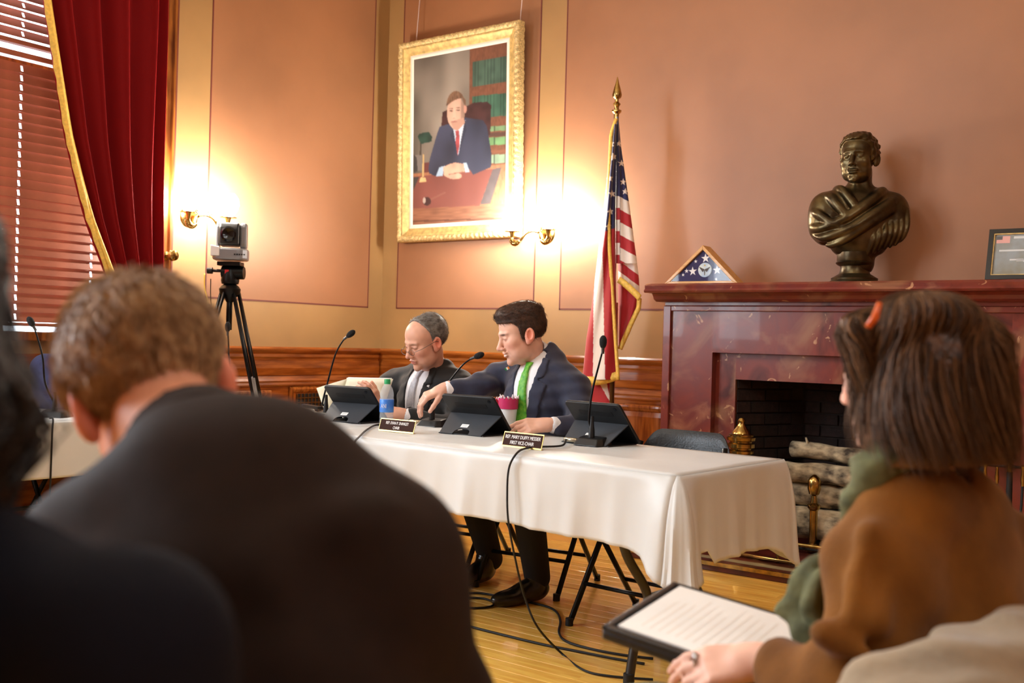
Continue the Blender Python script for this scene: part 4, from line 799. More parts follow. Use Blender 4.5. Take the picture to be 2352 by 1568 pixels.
# ================================================================== hearth things
LOG = M('birch_bark', (206,190,158), .8, rgb2=(58,50,40), vs=11, stretch=(1,1.6,1.6), bump=.4, bs=30)
ENDG = M('log_end', (178,140,92), .8, var=.3, vs=20)
for i, (z, rr_, x0, x1, yy) in enumerate([(.175,.088,3.33,4.02,-.10),(.335,.066,3.30,4.05,-.08),(.457,.056,3.27,4.0,-.12),(.562,.046,3.28,3.98,-.04)]):
    lb = ['thickest birch log at the bottom of the fireplace stack', 'birch log second from the bottom of the stack', 'birch log second from the top of the stack', 'thin birch log lying on top of the stack'][i]
    t = thing('birch_log', lb, 'log', ((x0+x1)/2, yy, z-rr_), 'birch logs stacked in the firebox'); n = 14
    pts = [(x0+(x1-x0)*k/n, yy+.006*math.sin(k*1.3+i), z+.004*math.sin(k*.9+2*i)+.05*(k/n-.5)*(-.5 if i == 3 else 0.1)) for k in range(n+1)]
    MB().tube(pts, [rr_*(1+.04*math.sin(k*1.7+i)) for k in range(n+1)], 18).build('bark', LOG, t, True)
    for k in (0, -1): p_ = np.array(pts[k]); s = -1 if k == 0 else 1; MB().lathe([(0,0),(rr_*.93,0),(rr_*.9,.004),(0,.004)], p_, 16, np.array([[0,0,s],[0,1,0],[s*1.,0,0]]).T if False else np.array([[0,1,0],[0,0,1],[s,0,0]]).T).build('cut_end', ENDG, t)
    if i == 3: MB().tube([(x0+.10,yy-.02,z+.03), (x0+.085,yy-.03,z+.085)], [.010,.005], 6).build('twig_stub', LOG, t, True)
def andiron(label, x):
    t = thing('andiron', label, 'andiron', (x, -.50, .046), 'brass andirons'); p_ = np.array([x, -.50, .046])
    MB().lathe([(0,.30),(.02,.30),(.022,.36),(.040,.40),(.044,.415),(.03,.43),(.026,.46),(.034,.475),(.052,.485),(.068,.495),(.068,.508),(.054,.514),(.054,.520),(.070,.526),(.070,.540),(.056,.546),(.056,.552),(.074,.558),(.074,.578),(.060,.584),(.060,.590),(.076,.596),(.078,.612),(.066,.618),(.066,.626),(.052,.632),(.050,.640),(.030,.662),(.018,.685),(.020,.70),(.010,.715),(0,.717)], p_, 24).build('finial', BRASS, t, True, ang=35)
    MB().lathe([(0,.05),(.03,.05),(.034,.09),(.02,.12),(.018,.22),(.03,.26),(.02,.30),(0,.30)], p_, 20).build('column', BRASS, t, True, ang=35)
    for s in (-1, 1): MB().tube(spline([p_+np.array([0,0,.07]), p_+np.array([s*.06,-.01,.085]), p_+np.array([s*.10,-.02,.05]), p_+np.array([s*.12,-.02,.012])], 6), .014, 8).build('foot', BRASS, t, True)
    bx('log_bar', M('cast_iron', (24,23,22), .7), (x-.012, -.50, .10), (x+.012, -.02, .125), t); bx('rear_foot', M('cast_iron'), (x-.012, -.04, .046), (x+.012, -.02, .10), t)
andiron('tall brass andiron with turned finial left in the fireplace', 3.165); andiron('tall brass andiron hidden behind the woman\'s head', 4.17)
fd = thing('fire_fender', 'low brass rail fender in front of the logs', 'fender', (3.67, -.62, .046))
for z in (.06, .155): MB().tube([(3.02,-.66,z), (4.32,-.66,z)], .010, 8).build('rail', BRASS, fd, True)
for x in (3.02, 3.45, 3.89, 4.32): MB().tube([(x,-.66,.046), (x,-.66,.17)], .008, 8).build('post', BRASS, fd, True)
gr = thing('log_rest', 'small brass urn post and iron grate holding the logs', 'grate', (3.42, -.22, .046))
MB().lathe([(0,.0),(.04,0),(.04,.02),(.022,.04),(.022,.22),(.034,.235),(.036,.25),(.020,.262),(.014,.30),(.028,.31),(.036,.34),(.036,.38),(.026,.40),(.010,.415),(0,.417)], (3.475,-.22,.046), 18).build('urn_post', BRASS, gr, True, ang=35)
for k in range(6): MB().tube([(3.45+k*.10,-.30,.075), (3.45+k*.10,.12,.075)], .008, 6).build('grate_bar', M('cast_iron'), gr, True)
for y_ in (-.28, .10): MB().tube([(3.40,y_,.066), (4.0,y_,.066)], .010, 6).build('grate_bar', M('cast_iron'), gr, True)
ft_ = thing('fire_tool_stand', 'brass and black iron fireplace tool stand at the right', 'fire tools', (4.50, -.56, .046)); q = np.array([4.505, -.56, .046]); IR = M('cast_iron')
MB().lathe([(0,0),(.11,0),(.11,.012),(.06,.03),(.016,.05),(.013,.56),(0,.56)], q, 20).build('stand_base', IR, ft_, True, ang=40); MB().lathe([(0,.55),(.012,.55),(.010,.58),(.016,.60),(.010,.62),(.010,.64),(.020,.665),(.010,.69),(.007,.72),(.010,.735),(.026,.755),(.028,.775),(.016,.795),(0,.797)], q, 16).build('finial', BRASS, ft_, True, ang=40)
MB().tube([q+np.array([-.10,0,.585]), q+np.array([.10,0,.585])], .007, 8).build('cross_arm', IR, ft_, True)
for k, (dx, dy) in enumerate(((-.10,-.0),(-.055,.03),(.055,.02),(.10,0))):
    lg = MB().tube([q+np.array([dx,dy-.02,.50]), q+np.array([dx*.7,dy-.02,.06])], .006, 6).build('tool_shaft', IR, ft_, True); MB().lathe([(0,0),(.007,0),(.010,.03),(.006,.07),(.012,.09),(0,.10)], q+np.array([dx,dy-.02,.50]), 10).build('tool_handle', BRASS, lg, True, ang=40)
# ================================================================== implicit-surface modelling for figures
f32 = np.float32
def nrm(v): v = np.array(v, float); return v/(np.linalg.norm(v)+1e-12)
def smin(a, b, k):
    if k <= 0: return np.minimum(a, b)
    h = np.clip(.5+.5*(b-a)/k, 0, 1); return b*(1-h)+a*h-k*h*(1-h)
def smax(a, b, k): return -smin(-a, -b, k)
def s_cap(x, y, z, a, b, ra, rb):
    a = np.array(a, float); d = np.array(b, float)-a; L2 = float(d@d)+1e-12; px, py, pz = x-a[0], y-a[1], z-a[2]
    h = np.clip((px*d[0]+py*d[1]+pz*d[2])/L2, 0, 1); return np.sqrt((px-h*d[0])**2+(py-h*d[1])**2+(pz-h*d[2])**2)-(ra+(rb-ra)*h)
def s_ell(x, y, z, c, r):
    px, py, pz = x-c[0], y-c[1], z-c[2]; k0 = np.sqrt((px/r[0])**2+(py/r[1])**2+(pz/r[2])**2); k1 = np.sqrt((px/r[0]**2)**2+(py/r[1]**2)**2+(pz/r[2]**2)**2)+1e-9; return k0*(k0-1)/k1
def s_poly(u, v, P):
    d = np.full(np.broadcast(u, v).shape, 1e9, f32); s = np.ones(d.shape, f32); n = len(P); j = n-1
    for i in range(n):
        ax, ay = P[i]; bx_, by = P[j]; ex, ey = bx_-ax, by-ay; wx, wy = u-ax, v-ay; h = np.clip((wx*ex+wy*ey)/(ex*ex+ey*ey+1e-12), 0, 1); d = np.minimum(d, (wx-ex*h)**2+(wy-ey*h)**2)
        c1, c2, c3 = v >= ay, v < by, ex*wy > ey*wx; s = np.where((c1 & c2 & c3) | (~c1 & ~c2 & ~c3), -s, s); j = i
    return s*np.sqrt(d)
class Vol:
    def __init__(s, lo, hi, res):
        s.lo = np.array(lo, float); s.res = res; n = np.ceil((np.array(hi, float)-s.lo)/res).astype(int)+1; s.ax = [(s.lo[k]+res*np.arange(n[k])).astype(f32) for k in range(3)]; s.d = np.full(tuple(n), 1.0, f32)
    def win(s, lo, hi):
        sl = []
        for k in range(3): a = int(max(0, math.floor((lo[k]-s.lo[k])/s.res))); b = int(min(len(s.ax[k]), math.ceil((hi[k]-s.lo[k])/s.res)+1)); sl.append(slice(a, max(a, b)))
        return tuple(sl)
    def pts(s, sl): return s.ax[0][sl[0]][:,None,None], s.ax[1][sl[1]][None,:,None], s.ax[2][sl[2]][None,None,:]
    def op(s, fn, lo, hi, k, mode='u'):
        sl = s.win(lo, hi)
        if any(q.stop <= q.start for q in sl): return s
        e = fn(*s.pts(sl)).astype(f32); d = s.d[sl]
        s.d[sl] = smin(d, e, k) if mode == 'u' else smax(d, -e, k) if mode == 's' else smax(d, e, k); return s
    def cap(s, a, b, ra, rb=None, k=.02, mode='u'):
        rb = ra if rb is None else rb; a, b = np.array(a, float), np.array(b, float); m = max(ra, rb)+k+s.res*3; return s.op(lambda x, y, z: s_cap(x, y, z, a, b, ra, rb), np.minimum(a, b)-m, np.maximum(a, b)+m, k, mode)
    def ell(s, c, r, R=None, k=.02, mode='u'):
        c = np.array(c, float); R = np.eye(3) if R is None else np.array(R); m = max(r)+k+s.res*3
        def fn(x, y, z):
            px, py, pz = x-c[0], y-c[1], z-c[2]; q = [px*R[0,i]+py*R[1,i]+pz*R[2,i] for i in range(3)]; return s_ell(q[0], q[1], q[2], (0,0,0), r)
        return s.op(fn, c-m, c+m, k, mode)
    def chain(s, P, R_, k=.02):
        for i in range(len(P)-1): s.cap(P[i], P[i+1], R_[i], R_[i+1], k)
        return s
    def loc(s, c, R, sc=1.):
        """grid points in the frame (c, columns of R)"""
        x, y, z = s.pts((slice(None),)*3); px, py, pz = x-c[0], y-c[1], z-c[2]; return [((px*R[0,i]+py*R[1,i]+pz*R[2,i])/sc) for i in range(3)]
    def copy(s): v = Vol.__new__(Vol); v.lo, v.res, v.ax, v.d = s.lo, s.res, s.ax, s.d.copy(); return v
    def mesh(s):
        d = np.pad(s.d, 1, constant_values=1.0); I = d < 0; nx, ny, nz = d.shape; c = I[:-1,:-1,:-1].astype(np.int8); cnt = np.zeros((nx-1,ny-1,nz-1), np.int8)
        corners = [(i,j,k) for i in (0,1) for j in (0,1) for k in (0,1)]
        for (i,j,k) in corners: cnt += I[i:nx-1+i, j:ny-1+j, k:nz-1+k]
        act = (cnt > 0) & (cnt < 8); idx = np.argwhere(act); n = len(idx); vid = np.full(act.shape, -1, np.int64); vid[act] = np.arange(n)
        acc = np.zeros((n,3)); num = np.zeros(n); D = {q: d[idx[:,0]+q[0], idx[:,1]+q[1], idx[:,2]+q[2]] for q in corners}
        for a in corners:
            for axx in range(3):
                if a[axx] == 0:
                    b = list(a); b[axx] = 1; b = tuple(b); da, db = D[a], D[b]; cr = (da < 0) != (db < 0); t = np.where(cr, da/(da-db+1e-20), 0); p = np.array(a, float)[None]+t[:,None]*np.eye(3)[axx][None]; acc += np.where(cr[:,None], p, 0); num += cr
        V = (idx + acc/num[:,None] - 1)*s.res + s.lo; Fq = []
        for axx in range(3):
            sl0 = [slice(1,-1)]*3; A = I; o = [0,0,0]; o[axx] = 1
            r = [slice(1, d.shape[k]-1) for k in range(3)]; r[axx] = slice(0, d.shape[axx]-1); r2 = list(r); r2[axx] = slice(1, d.shape[axx]); e = I[tuple(r)] != I[tuple(r2)]; q = np.argwhere(e)
            base = q + np.array([0 if k == axx else 1 for k in range(3)]); ins = I[base[:,0], base[:,1], base[:,2]]; u_, v_ = (axx+1) % 3, (axx+2) % 3; eu = np.eye(3, dtype=int)[u_]; ev = np.eye(3, dtype=int)[v_]
            g = lambda w: vid[w[:,0], w[:,1], w[:,2]]
            f = np.stack([g(base-eu-ev), g(base-ev), g(base), g(base-eu)], 1); f = np.where(ins[:,None], f, f[:,::-1]); Fq.append(f)
        return V, np.concatenate(Fq)
    def build(s, name, mat, parent, col=None, relax=1):
        V, Fq = s.mesh()
        if relax:
            e = np.concatenate([Fq[:,[0,1]], Fq[:,[1,2]], Fq[:,[2,3]], Fq[:,[3,0]]])
            for _ in range(relax):
                A = np.zeros_like(V); N_ = np.zeros(len(V)); np.add.at(A, e[:,0], V[e[:,1]]); np.add.at(A, e[:,1], V[e[:,0]]); np.add.at(N_, e[:,0], 1); np.add.at(N_, e[:,1], 1); V = V*.5+A/np.maximum(N_, 1)[:,None]*.5
        me = bpy.data.meshes.new(name); off = np.array(wloc(parent)) if parent else np.zeros(3); Vl = (V-off).astype(f32); n = len(Vl); k = len(Fq)
        me.vertices.add(n); me.vertices.foreach_set('co', Vl.ravel()); me.loops.add(k*4); me.loops.foreach_set('vertex_index', Fq.ravel().astype(np.int32)); me.polygons.add(k); me.polygons.foreach_set('loop_start', np.arange(0, 4*k, 4, dtype=np.int32)); me.polygons.foreach_set('loop_total', np.full(k, 4, np.int32)); me.polygons.foreach_set('use_smooth', np.ones(k, bool)); me.update(calc_edges=True); me.validate()
        me.materials.append(mat)
        if col is not None:
            ca = me.color_attributes.new('Col', 'FLOAT_COLOR', 'POINT'); arr = np.ones((n,4), f32); arr[:,:3] = col(V); ca.data.foreach_set('color', arr.ravel())
        o = bpy.data.objects.new(name, me); C.objects.link(o); o.parent = parent; s.V = V; s.F = Fq; return o
def frame(fwd, up, roll_right=None):
    """columns: right, forward, up"""
    f = nrm(fwd); u = np.array(up, float); u = nrm(u-f*(u@f)); return np.array([np.cross(f, u), f, u]).T
def skull(x, y, z, fem=0.):
    d = s_ell(x, y, z, (0,-.018,.042), (.074,.096,.079)); d = smin(d, s_ell(x, y, z, (0,.032,.042), (.063,.056,.063)), .03); d = smin(d, s_ell(x, y, z, (0,.034,-.026), (.062-.004*fem,.058,.074)), .025)
    d = smin(d, s_ell(x, y, z, (0,.028,-.068), (.054-.006*fem,.054,.048)), .025); ax = np.abs(x); d = smin(d, s_ell(ax, y, z, (.046,.03,-.066), (.014,.032,.026)), .03); return d
def face(x, y, z, p):
    """full head with features, person's head frame, metres"""
    ax = np.abs(x); d = skull(x, y, z, p.get('fem', 0)); sm = p.get('smile', 0.)
    d = smin(d, s_ell(x, y, z, (0,.077,-.103), (.019,.015,.015)), .022); d = smin(d, s_ell(ax, y, z, (.043,.058,-.020+.003*sm), (.022,.024,.022)), .02)
    d = smin(d, s_cap(ax, y, z, (.008,.091,.024), (.040,.078,.022), .0085, .007), .014)
    e = s_ell(ax, y, z, (.031,.101,.004), (.019,.018,.013)); d = smax(d, -e, .012)
    d = smin(d, s_ell(ax, y, z, (.0305,.0785,.003), (.0145,.0115,.0115)), .003); d = smin(d, s_cap(ax, y, z, (.018,.089,.010), (.043,.081,.008), .0035, .003), .004)    # lids
    d = smin(d, s_cap(x, y, z, (0,.089,.014), (0,.110,-.028), .0075, .0105), .012); d = smin(d, s_ell(x, y, z, (0,.1125,-.034), (.0115,.0115,.0095)), .008); d = smin(d, s_ell(ax, y, z, (.0125,.102,-.038), (.0075,.010,.0075)), .006)
    d = smax(d, -s_ell(ax, y, z, (.0065,.107,-.0455), (.0038,.006,.004)), .003)
    mz = -.066+.006*sm*(ax/.022)**2; d = smin(d, s_ell(ax, y, z-mz, (.009+.003*sm,.0895,.005), (.018+.004*sm,.0095,.0046)), .006); d = smin(d, s_ell(x, y, z-mz, (0,.0885,-.0060), (.020+.003*sm,.0105,.0054)), .006)
    d = smax(d, -s_ell(x, y, z-mz, (0,.104,0), (.025+.004*sm,.014,.0013*p.get('mouth', 1.)+.0014*sm)), .003); d = smax(d, -s_cap(ax, y, z, (.022,.093,-.040), (.034,.083,-.066), .0028, .002), .008)
    # ears: bowl with a rim
    ex, ey, ez = ax-.079, y+.010, z+.004; c1, s1 = math.cos(.22), math.sin(.22); yy, zz = ey*c1+ez*s1, -ey*s1+ez*c1; ex = ex-.25*np.clip(-yy, -.02, .03)
    ear = np.maximum(s_ell(ex, yy, zz, (0,0,0), (.014,.0205,.034)), -s_ell(ex, yy, zz, (.013,.002,.006), (.011,.012,.021))); ear = smin(ear, s_ell(ex, yy, zz, (-.002,.006,-.028), (.006,.009,.010)), .008); ear = smin(ear, s_ell(ex, yy, zz, (-.002,.012,-.002), (.006,.006,.009)), .006)
    return smin(d, ear, .006)
def skin_col(V, Hc, R, sc, base, p):
    q = (V-Hc)@R/sc; x, y, z = np.abs(q[:,0]), q[:,1], q[:,2]; b = np.array(L3(*base)); c = np.tile(b, (len(V),1)); n_ = np.sin(V[:,0]*140)*np.sin(V[:,1]*150+1)*np.sin(V[:,2]*130+2); c *= (1+.05*n_)[:,None]
    def mix(w_, col, a=1.): c[:] = c*(1-np.clip(w_, 0, 1)[:,None]*a)+np.array(col)[None]*np.clip(w_, 0, 1)[:,None]*a
    g = lambda cx, cy, cz, rx, ry, rz: np.exp(-(((x-cx)/rx)**2+((y-cy)/ry)**2+((z-cz)/rz)**2))
    mix(g(.045,.06,-.03,.024,.04,.022), b*np.array([1.05,.62,.56]), .55); mix(g(0,.112,-.036,.014,.014,.014), b*np.array([1.05,.62,.56]), .5); mix(1.3*g(.084,-.01,-.004,.016,.026,.04), b*np.array([1.1,.52,.46]), .7)
    sm = p.get('smile', 0.); mix(1.6*g(0,.098,-.066,.021,.016,.0095), L3(176,92,84), .75); mix(1.6*g(.031,.086,.0225,.017,.02,.0042), L3(*p.get('brow', (84,58,40))), p.get('browa', .9)); mix(1.3*g(.031,.09,.0015,.015,.02,.0026), L3(70,46,36), .75); mix(g(.031,.09,.004,.02,.02,.012), b*np.array([.85,.7,.66]), .35)
    if sm: mix(2.*g(0,.1,-.0662,.016,.02,.0030)*(y > .07), L3(235,228,218), .9)
    if p.get('stubble'): mix(np.clip((-.035-z)/.03, 0, 1)*np.clip((y-.0)/.03, 0, 1), b*np.array([.72,.66,.64]), p['stubble'])
    return c
SKIN = Mcol('skin', .48, sss=.08, spec=.35)
def hand(V, W, f, back, side, sc=1., curls=None, spread=0., thumb=(.9,.5,.3), tc=.3, k=.009):
    """five-fingered hand: wrist W, finger direction f, back-of-hand normal, side = towards the thumb"""
    W, f = np.array(W, float), nrm(f); side = nrm(np.array(side, float)-f*(np.array(side)@f)); n = -nrm(np.cross(side, f)); n = n if n@np.array(back) > 0 else -n
    curls = curls or [(.45,.5,.3)]*4; offs = [.030,.010,-.010,-.029]; ln = [.96,1.06,1.0,.80]; tips = []
    for i in range(4):
        K = W+(f*(.090-.004*abs(i-1))+side*offs[i])*sc+n*.004*sc; V.cap(W+(f*.012+side*offs[i]*.62)*sc, K, .0145*sc, .0115*sc, .012*sc); d = nrm(f+side*spread*(1.5-i)); p = K; a = 0; r_ = .0098*sc
        for j, Ls in enumerate((.044,.027,.022)):
            a += curls[i][j]; dd = d*math.cos(a)-n*math.sin(a); q = p+dd*Ls*ln[i]*sc; V.cap(p, q, r_, r_*.92, .004); p = q; r_ *= .92
        tips.append(p)
    p = W+(f*.022+side*.024)*sc-n*.006*sc; V.cap(W+f*.005*sc, p, .016*sc, .0145*sc, .012); d = nrm(f*thumb[0]+side*thumb[1]-n*thumb[2]); r_ = .0135*sc
    for j, Ls in enumerate((.040,.032,.026)):
        q = p+d*Ls*sc; V.cap(p, q, r_, r_*.87, .006); p = q; r_ *= .87; d = nrm(d*math.cos(tc)+(f*.6-side*.35-n*.4)*math.sin(tc))
    V.cap(W-f*.03*sc, W+f*.03*sc, .0255*sc, .026*sc, .015); return V
def tube_hair(name, strands, mat, parent, n=4, cols=None):
    """strands: list of (points, radius) -> tapered locks joined in one mesh"""
    m = MB(); cc = []
    for ii, (pts, r_) in enumerate(strands):
        k = len(pts); m.tube(pts, [r_*(.35+.65*math.sin(math.pi*min(1, (i+.6)/k)))*(1 if i < k-1 else .3) for i in range(k)], n, cap=False, sq=.7)
        if cols is not None: cc += [cols[ii]]*(k*n)
    if cols is not None: m.col = np.array(cc)
    return m.build(name, mat, parent, True, fix=False, kind='stuff')
def HAIR(name, a, b, rough=.42, bs=300): return M(name, a, rough, rgb2=b, vs=55, detail=6, bump=.5, bs=bs, spec=.5)
def folds(v, A, dirs, sl=None):
    """cloth folds: distorted ridges displacing the surface"""
    sl = sl or (slice(None),)*3; x, y, z = v.pts(sl); q = 0
    for i, (k, w_) in enumerate(dirs): k = np.array(k)*6.283; q = q+w_*np.sin(k[0]*x+k[1]*y+k[2]*z+1.7*np.sin(5.1*x-7*y+9*z+i)+1.3*np.sin(11*y+6*z-4*x+2*i))
    v.d[sl] = v.d[sl]+(A*q*np.clip(1-np.abs(v.d[sl])/.06, 0, 1)).astype(f32); return v
def fuzz(ho, Hc, R, sc, n, L, r_, mat, crown, lift=.3, seed=5, fl=None):
    """short hair strands combed away from the crown over a hair cap"""
    rs = np.random.RandomState(seed); me = ho.data; nV = len(me.vertices); co = np.empty(nV*3, f32); me.vertices.foreach_get('co', co); co = co.reshape(-1,3)+np.array(wloc(ho.parent)); no = np.empty(nV*3, f32); me.vertices.foreach_get('normal', no); no = no.reshape(-1,3)
    ql = (co-Hc)@R/sc; ok = np.where((((ql-np.array([0,-.018,.042]))/np.array([.074,.096,.079]))**2).sum(1) > 1.0)[0]; st = []
    for i in rs.choice(ok, min(n, len(ok)), False):
        p_, n_, q_ = co[i], no[i], ql[i]; rad = q_-crown if fl is None else np.array(fl(q_)); flow = R@nrm(rad); flow = flow-n_*(flow@n_); flow = nrm(flow); j = rs.randn(3)*.2; Lh = L*(.6+.8*rs.rand()); d1 = nrm(n_*lift+flow+j*.5); d2 = nrm(n_*lift*.2+flow+j); st.append(([p_-n_*.003, p_+d1*Lh*.5, p_+d1*Lh*.5+d2*Lh*.6], r_))
    return tube_hair('hair_strands', st, mat, ho.parent, 3)
class Figure:
    """keeps the skeleton of one person; all joints in room coordinates"""
    def __init__(s, label, base): s.t = thing('person', label, 'person', base)
def bbox(P, m): P = np.array(P); return P.min(0)-m, P.max(0)+m
def shoe(parent, heel, toe, mat=None, sc=1.):
    heel, toe = np.array(heel, float), np.array(toe, float); f = nrm(toe-heel); L = np.linalg.norm(toe-heel); R = frame(f, (0,0,1)); lo, hi = bbox([heel, toe], .14); v = Vol(lo, hi, .006)
    v.ell(heel+f*L*.30+np.array([0,0,.05]), (.040*sc,L*.36,.055*sc), R, .02); v.ell(heel+f*L*.68+np.array([0,0,.030]), (.050*sc,L*.36,.038*sc), R, .03); v.cap(heel+f*.06+np.array([0,0,.07]), heel+f*.055+np.array([0,0,.115]), .043*sc, .045*sc, .02)
    v.op(lambda x, y, z: .004-z+0*x+0*y, lo, hi, .003, 'i'); o = v.build('shoe', mat or M('black_leather', (14,13,13), .28, coat=.3), parent); return o
# ================================================================== seated officials
WOOLN = M('navy_wool', (34,38,62), .75, sheen=.25, var=.12, vs=40, bump=.12, bs=500); WOOLB = M('black_wool', (18,18,20), .75, sheen=.2, var=.1, vs=40, bump=.12, bs=500); SHIRT = M('white_cotton', (232,232,236), .7, var=.03, vs=12, bump=.06, bs=60)
def suit(F_, T, R, arms, legs, neck, jm, wear, tie, opt):
    """T: torso origin (sternum height), R: torso frame; arms: [(shoulder, elbow, wrist)]*2 (person's right, left)"""
    t = F_.t; J = [T+R@np.array(p) for p in ((.3,.25,.30),(-.3,-.25,-.52))]+[p for a in arms for p in a]; lo, hi = bbox(J, .13); v = Vol(lo, hi, .0058)
    L = lambda *p: T+R@np.array(p, float)
    bulk = opt.get('bulk', 1.)
    v.ell(L(0,-.01,-.02), (.178*bulk,.125*bulk,.20), R, .04); v.ell(L(0,.005,-.24), (.165*bulk,.128*bulk,.20), R, .05); v.ell(L(0,-.01,-.42), (.185*bulk,.14,.15), R, .05)
    for (s_, e_, w_) in arms:
        v.cap(L(0,-.035,.165), s_+np.array([0,0,.012]), .062, .066, .05); d = nrm(w_-e_); v.chain([s_, e_, w_-d*.045], [.068*bulk,.056,.043], .035)
        for k in range(3):       # soft sleeve folds near the elbow
            a = e_+(s_-e_)*(.10+.13*k); v.cap(a-R[:,0]*.05+R[:,2]*.01, a+R[:,0]*.05-R[:,2]*.012, .014, .010, .045)
    folds(v, .0035, [((6,3,9),1.),((-5,4,12),.7)]); x, y, z = v.loc(T, R); core = v.d.copy()
    # neck opening and the V of the front
    N0 = neck[0]; v.cap(N0-R[:,2]*.02, N0+R[:,2]*.16, .060, .066, .008, 's')
    vb = opt.get('vbot', -.30); P = [(-.052,.20),(.052,.20),(.060,.10),(.012,vb),(-.012,vb),(-.060,.10)]; pd = s_poly(x, z, P); v.d = smax(v.d, -np.maximum(pd, -(y-.01)), .004)
    v.d = smax(v.d, -(np.maximum(np.abs(x)-.006-.10*np.maximum(0, vb-z), -(y-.08))) - 0*z + np.where(z < vb, 0, 9), .004) if False else v.d
    jo = v.build('jacket', jm, t)
    # lapels: raised flaps following the chest
    lv = Vol(lo, hi, .005) if False else None
    for s_ in (-1, 1):
        Pl = [(s_*.050,.175),(s_*.085,.165),(s_*.098,.085),(s_*.072,.075),(s_*.118,.055),(s_*.100,-.06),(s_*.012,vb+.01),(s_*.058,.10)]; w2 = v.copy(); w2.d = np.maximum(np.maximum(core-.0085, -core+.000-.004), np.maximum(s_poly(x, z, Pl), -(y-.02))); w2.build('lapel', jm, t, relax=3)
    # shirt under the jacket
    sv = Vol(*bbox([L(-.12,-.16,.22), L(.12,.2,vb-.06)], .06), .006); sv.ell(L(0,-.005,-.02), (.165*bulk,.122*bulk,.20), R, .04); sv.ell(L(0,.006,-.24), (.155*bulk,.125*bulk,.20), R, .05); sv.cap(L(0,-.035,.15), N0+R[:,2]*.03, .066, .060, .03)
    sx, sy, sz = sv.loc(T, R); sd = sv.d.copy(); sv.d = np.maximum(sv.d, np.abs(sx)-.085); nd = nrm(neck[1]-N0); sv.op(lambda a, b, c: s_cap(a, b, c, N0+nd*.035, N0+nd*.25, .056, .075), *bbox([N0, N0+nd*.3], .12), .003, 's'); so = sv.build('shirt', SHIRT, t)
    cv = Vol(*bbox([N0-nd*.05, N0+nd*.08], .12), .0045); cx_, cy_, cz_ = cv.loc(N0, frame(R[:,1]-nd*(R[:,1]@nd), nd)); rr_ = np.sqrt(cx_**2+(cy_*1.0)**2); cv.d = np.maximum(np.abs(rr_-.064-.10*np.clip(.02-cz_, 0, .05))-.0032, np.maximum(cz_-.040+.25*np.clip(cy_, 0, 1), -(cz_+.018+.55*np.clip(cy_-.02, 0, 1)))).astype(f32); cv.d = np.maximum(cv.d, -(np.maximum(np.abs(cx_)-.012-.35*np.clip(.03-cz_, 0, 1), -(cy_)))).astype(f32); cv.build('shirt_collar', SHIRT, t)
    if tie is not None:
        tx = opt.get('tiex', 0.); k0 = sd; Pt = [(-.020,.148),(.020,.148),(.014,.112),(.020,.09),(.036,-.16),(.034,vb-.08),(-.034,vb-.08),(-.036,-.16),(-.020,.09),(-.014,.112)]; tv = sv.copy(); tv.d = np.maximum(np.maximum(sd-.012, -sd-.002), np.maximum(s_poly(sx-tx*(.15-sz), sz, Pt), -(sy-.02))); tv.build('tie', tie, t, relax=3)
    # cuffs
    for (s_, e_, w_) in arms: d = nrm(w_-e_); cu = Vol(*bbox([w_-d*.06, w_], .06), .003); cu.cap(w_-d*.075, w_-d*.020, .0375, .0365, .0); cu.cap(w_-d*.03, w_+d*.05, .030, .032, .0, 's'); cu.build('shirt_cuff', SHIRT, t, relax=3)
    # trousers
    if legs:
        J = [p for l in legs for p in l]; tv = Vol(*bbox(J, .14), .010)
        for (h_, k_, a_) in legs: tv.chain([h_, k_, a_], [.092,.075,.058], .04)
        tv.cap(legs[0][0], legs[1][0], .10, .10, .05); tv.build('trousers', wear, t)
    return core
def body(F_, Hc, Rh, sc, p, base, N0, T, R, arms, hands, legs=None, res=.0032):
    """continuous skin body: head, neck, torso, arms, hands, legs"""
    t = F_.t
    J = [Hc-.2*np.ones(3), Hc+.2*np.ones(3), T-R[:,2]*.45]+[q for a in arms for q in a]+[a[2]+h['f']*.2 if False else a[2] for a, h in zip(arms, hands)]
    lo, hi = bbox(J, .13); v = Vol(lo, hi, res); m = .175*sc; sl = v.win(Hc-m, Hc+m); X, Y, Z = v.pts(sl); q = [((X-Hc[0])*Rh[0,i]+(Y-Hc[1])*Rh[1,i]+(Z-Hc[2])*Rh[2,i])/sc for i in range(3)]; v.d[sl] = np.minimum(v.d[sl], face(q[0], q[1], q[2], p).astype(f32)*sc)
    hb = Hc+Rh@np.array([0,-.03,-.055])*sc; v.cap(N0-R[:,2]*.03, hb, p.get('nr', .054), .052, .03); v.cap(N0+R[:,1]*.035, Hc+Rh@np.array([0,.035,-.085])*sc, .026, .024, .03)
    v.cap(N0-R[:,2]*.07, T-R[:,2]*.30, .06, .07, .03)
    for (s_, e_, w_), h in zip(arms, hands):
        v.cap(N0-R[:,2]*.10, s_-R[:,2]*.03, .035, .034, .03); v.chain([s_, e_, w_], [.042,.036,.026], .02)
        if h: hand(v, w_, **h)
    return v.build('body', SKIN, t, lambda V: skin_col(V, Hc, Rh, sc, base, p))
def short_hair(F_, Hc, Rh, sc, thick, keep, mat, res=.0032, noise=.0):
    v = Vol(Hc-.17*sc, Hc+.17*sc, res); x, y, z = v.loc(Hc, Rh, sc); d = skull(x, y, z); th = thick(x, y, z); nz = noise*(np.sin(x*260+3*np.sin(y*90))*np.sin(y*70+1)+.6*np.sin(x*430+z*60)) if noise else 0
    v.d = smax((d-th-nz), keep(x, y, z)+0*x+0*y+0*z, .006).astype(f32)*sc; v.d = np.maximum(v.d, -(d+.006)*sc).astype(f32); return v.build('hair', mat, F_.t)
fR, fF, fU = _rt, _fw, _up
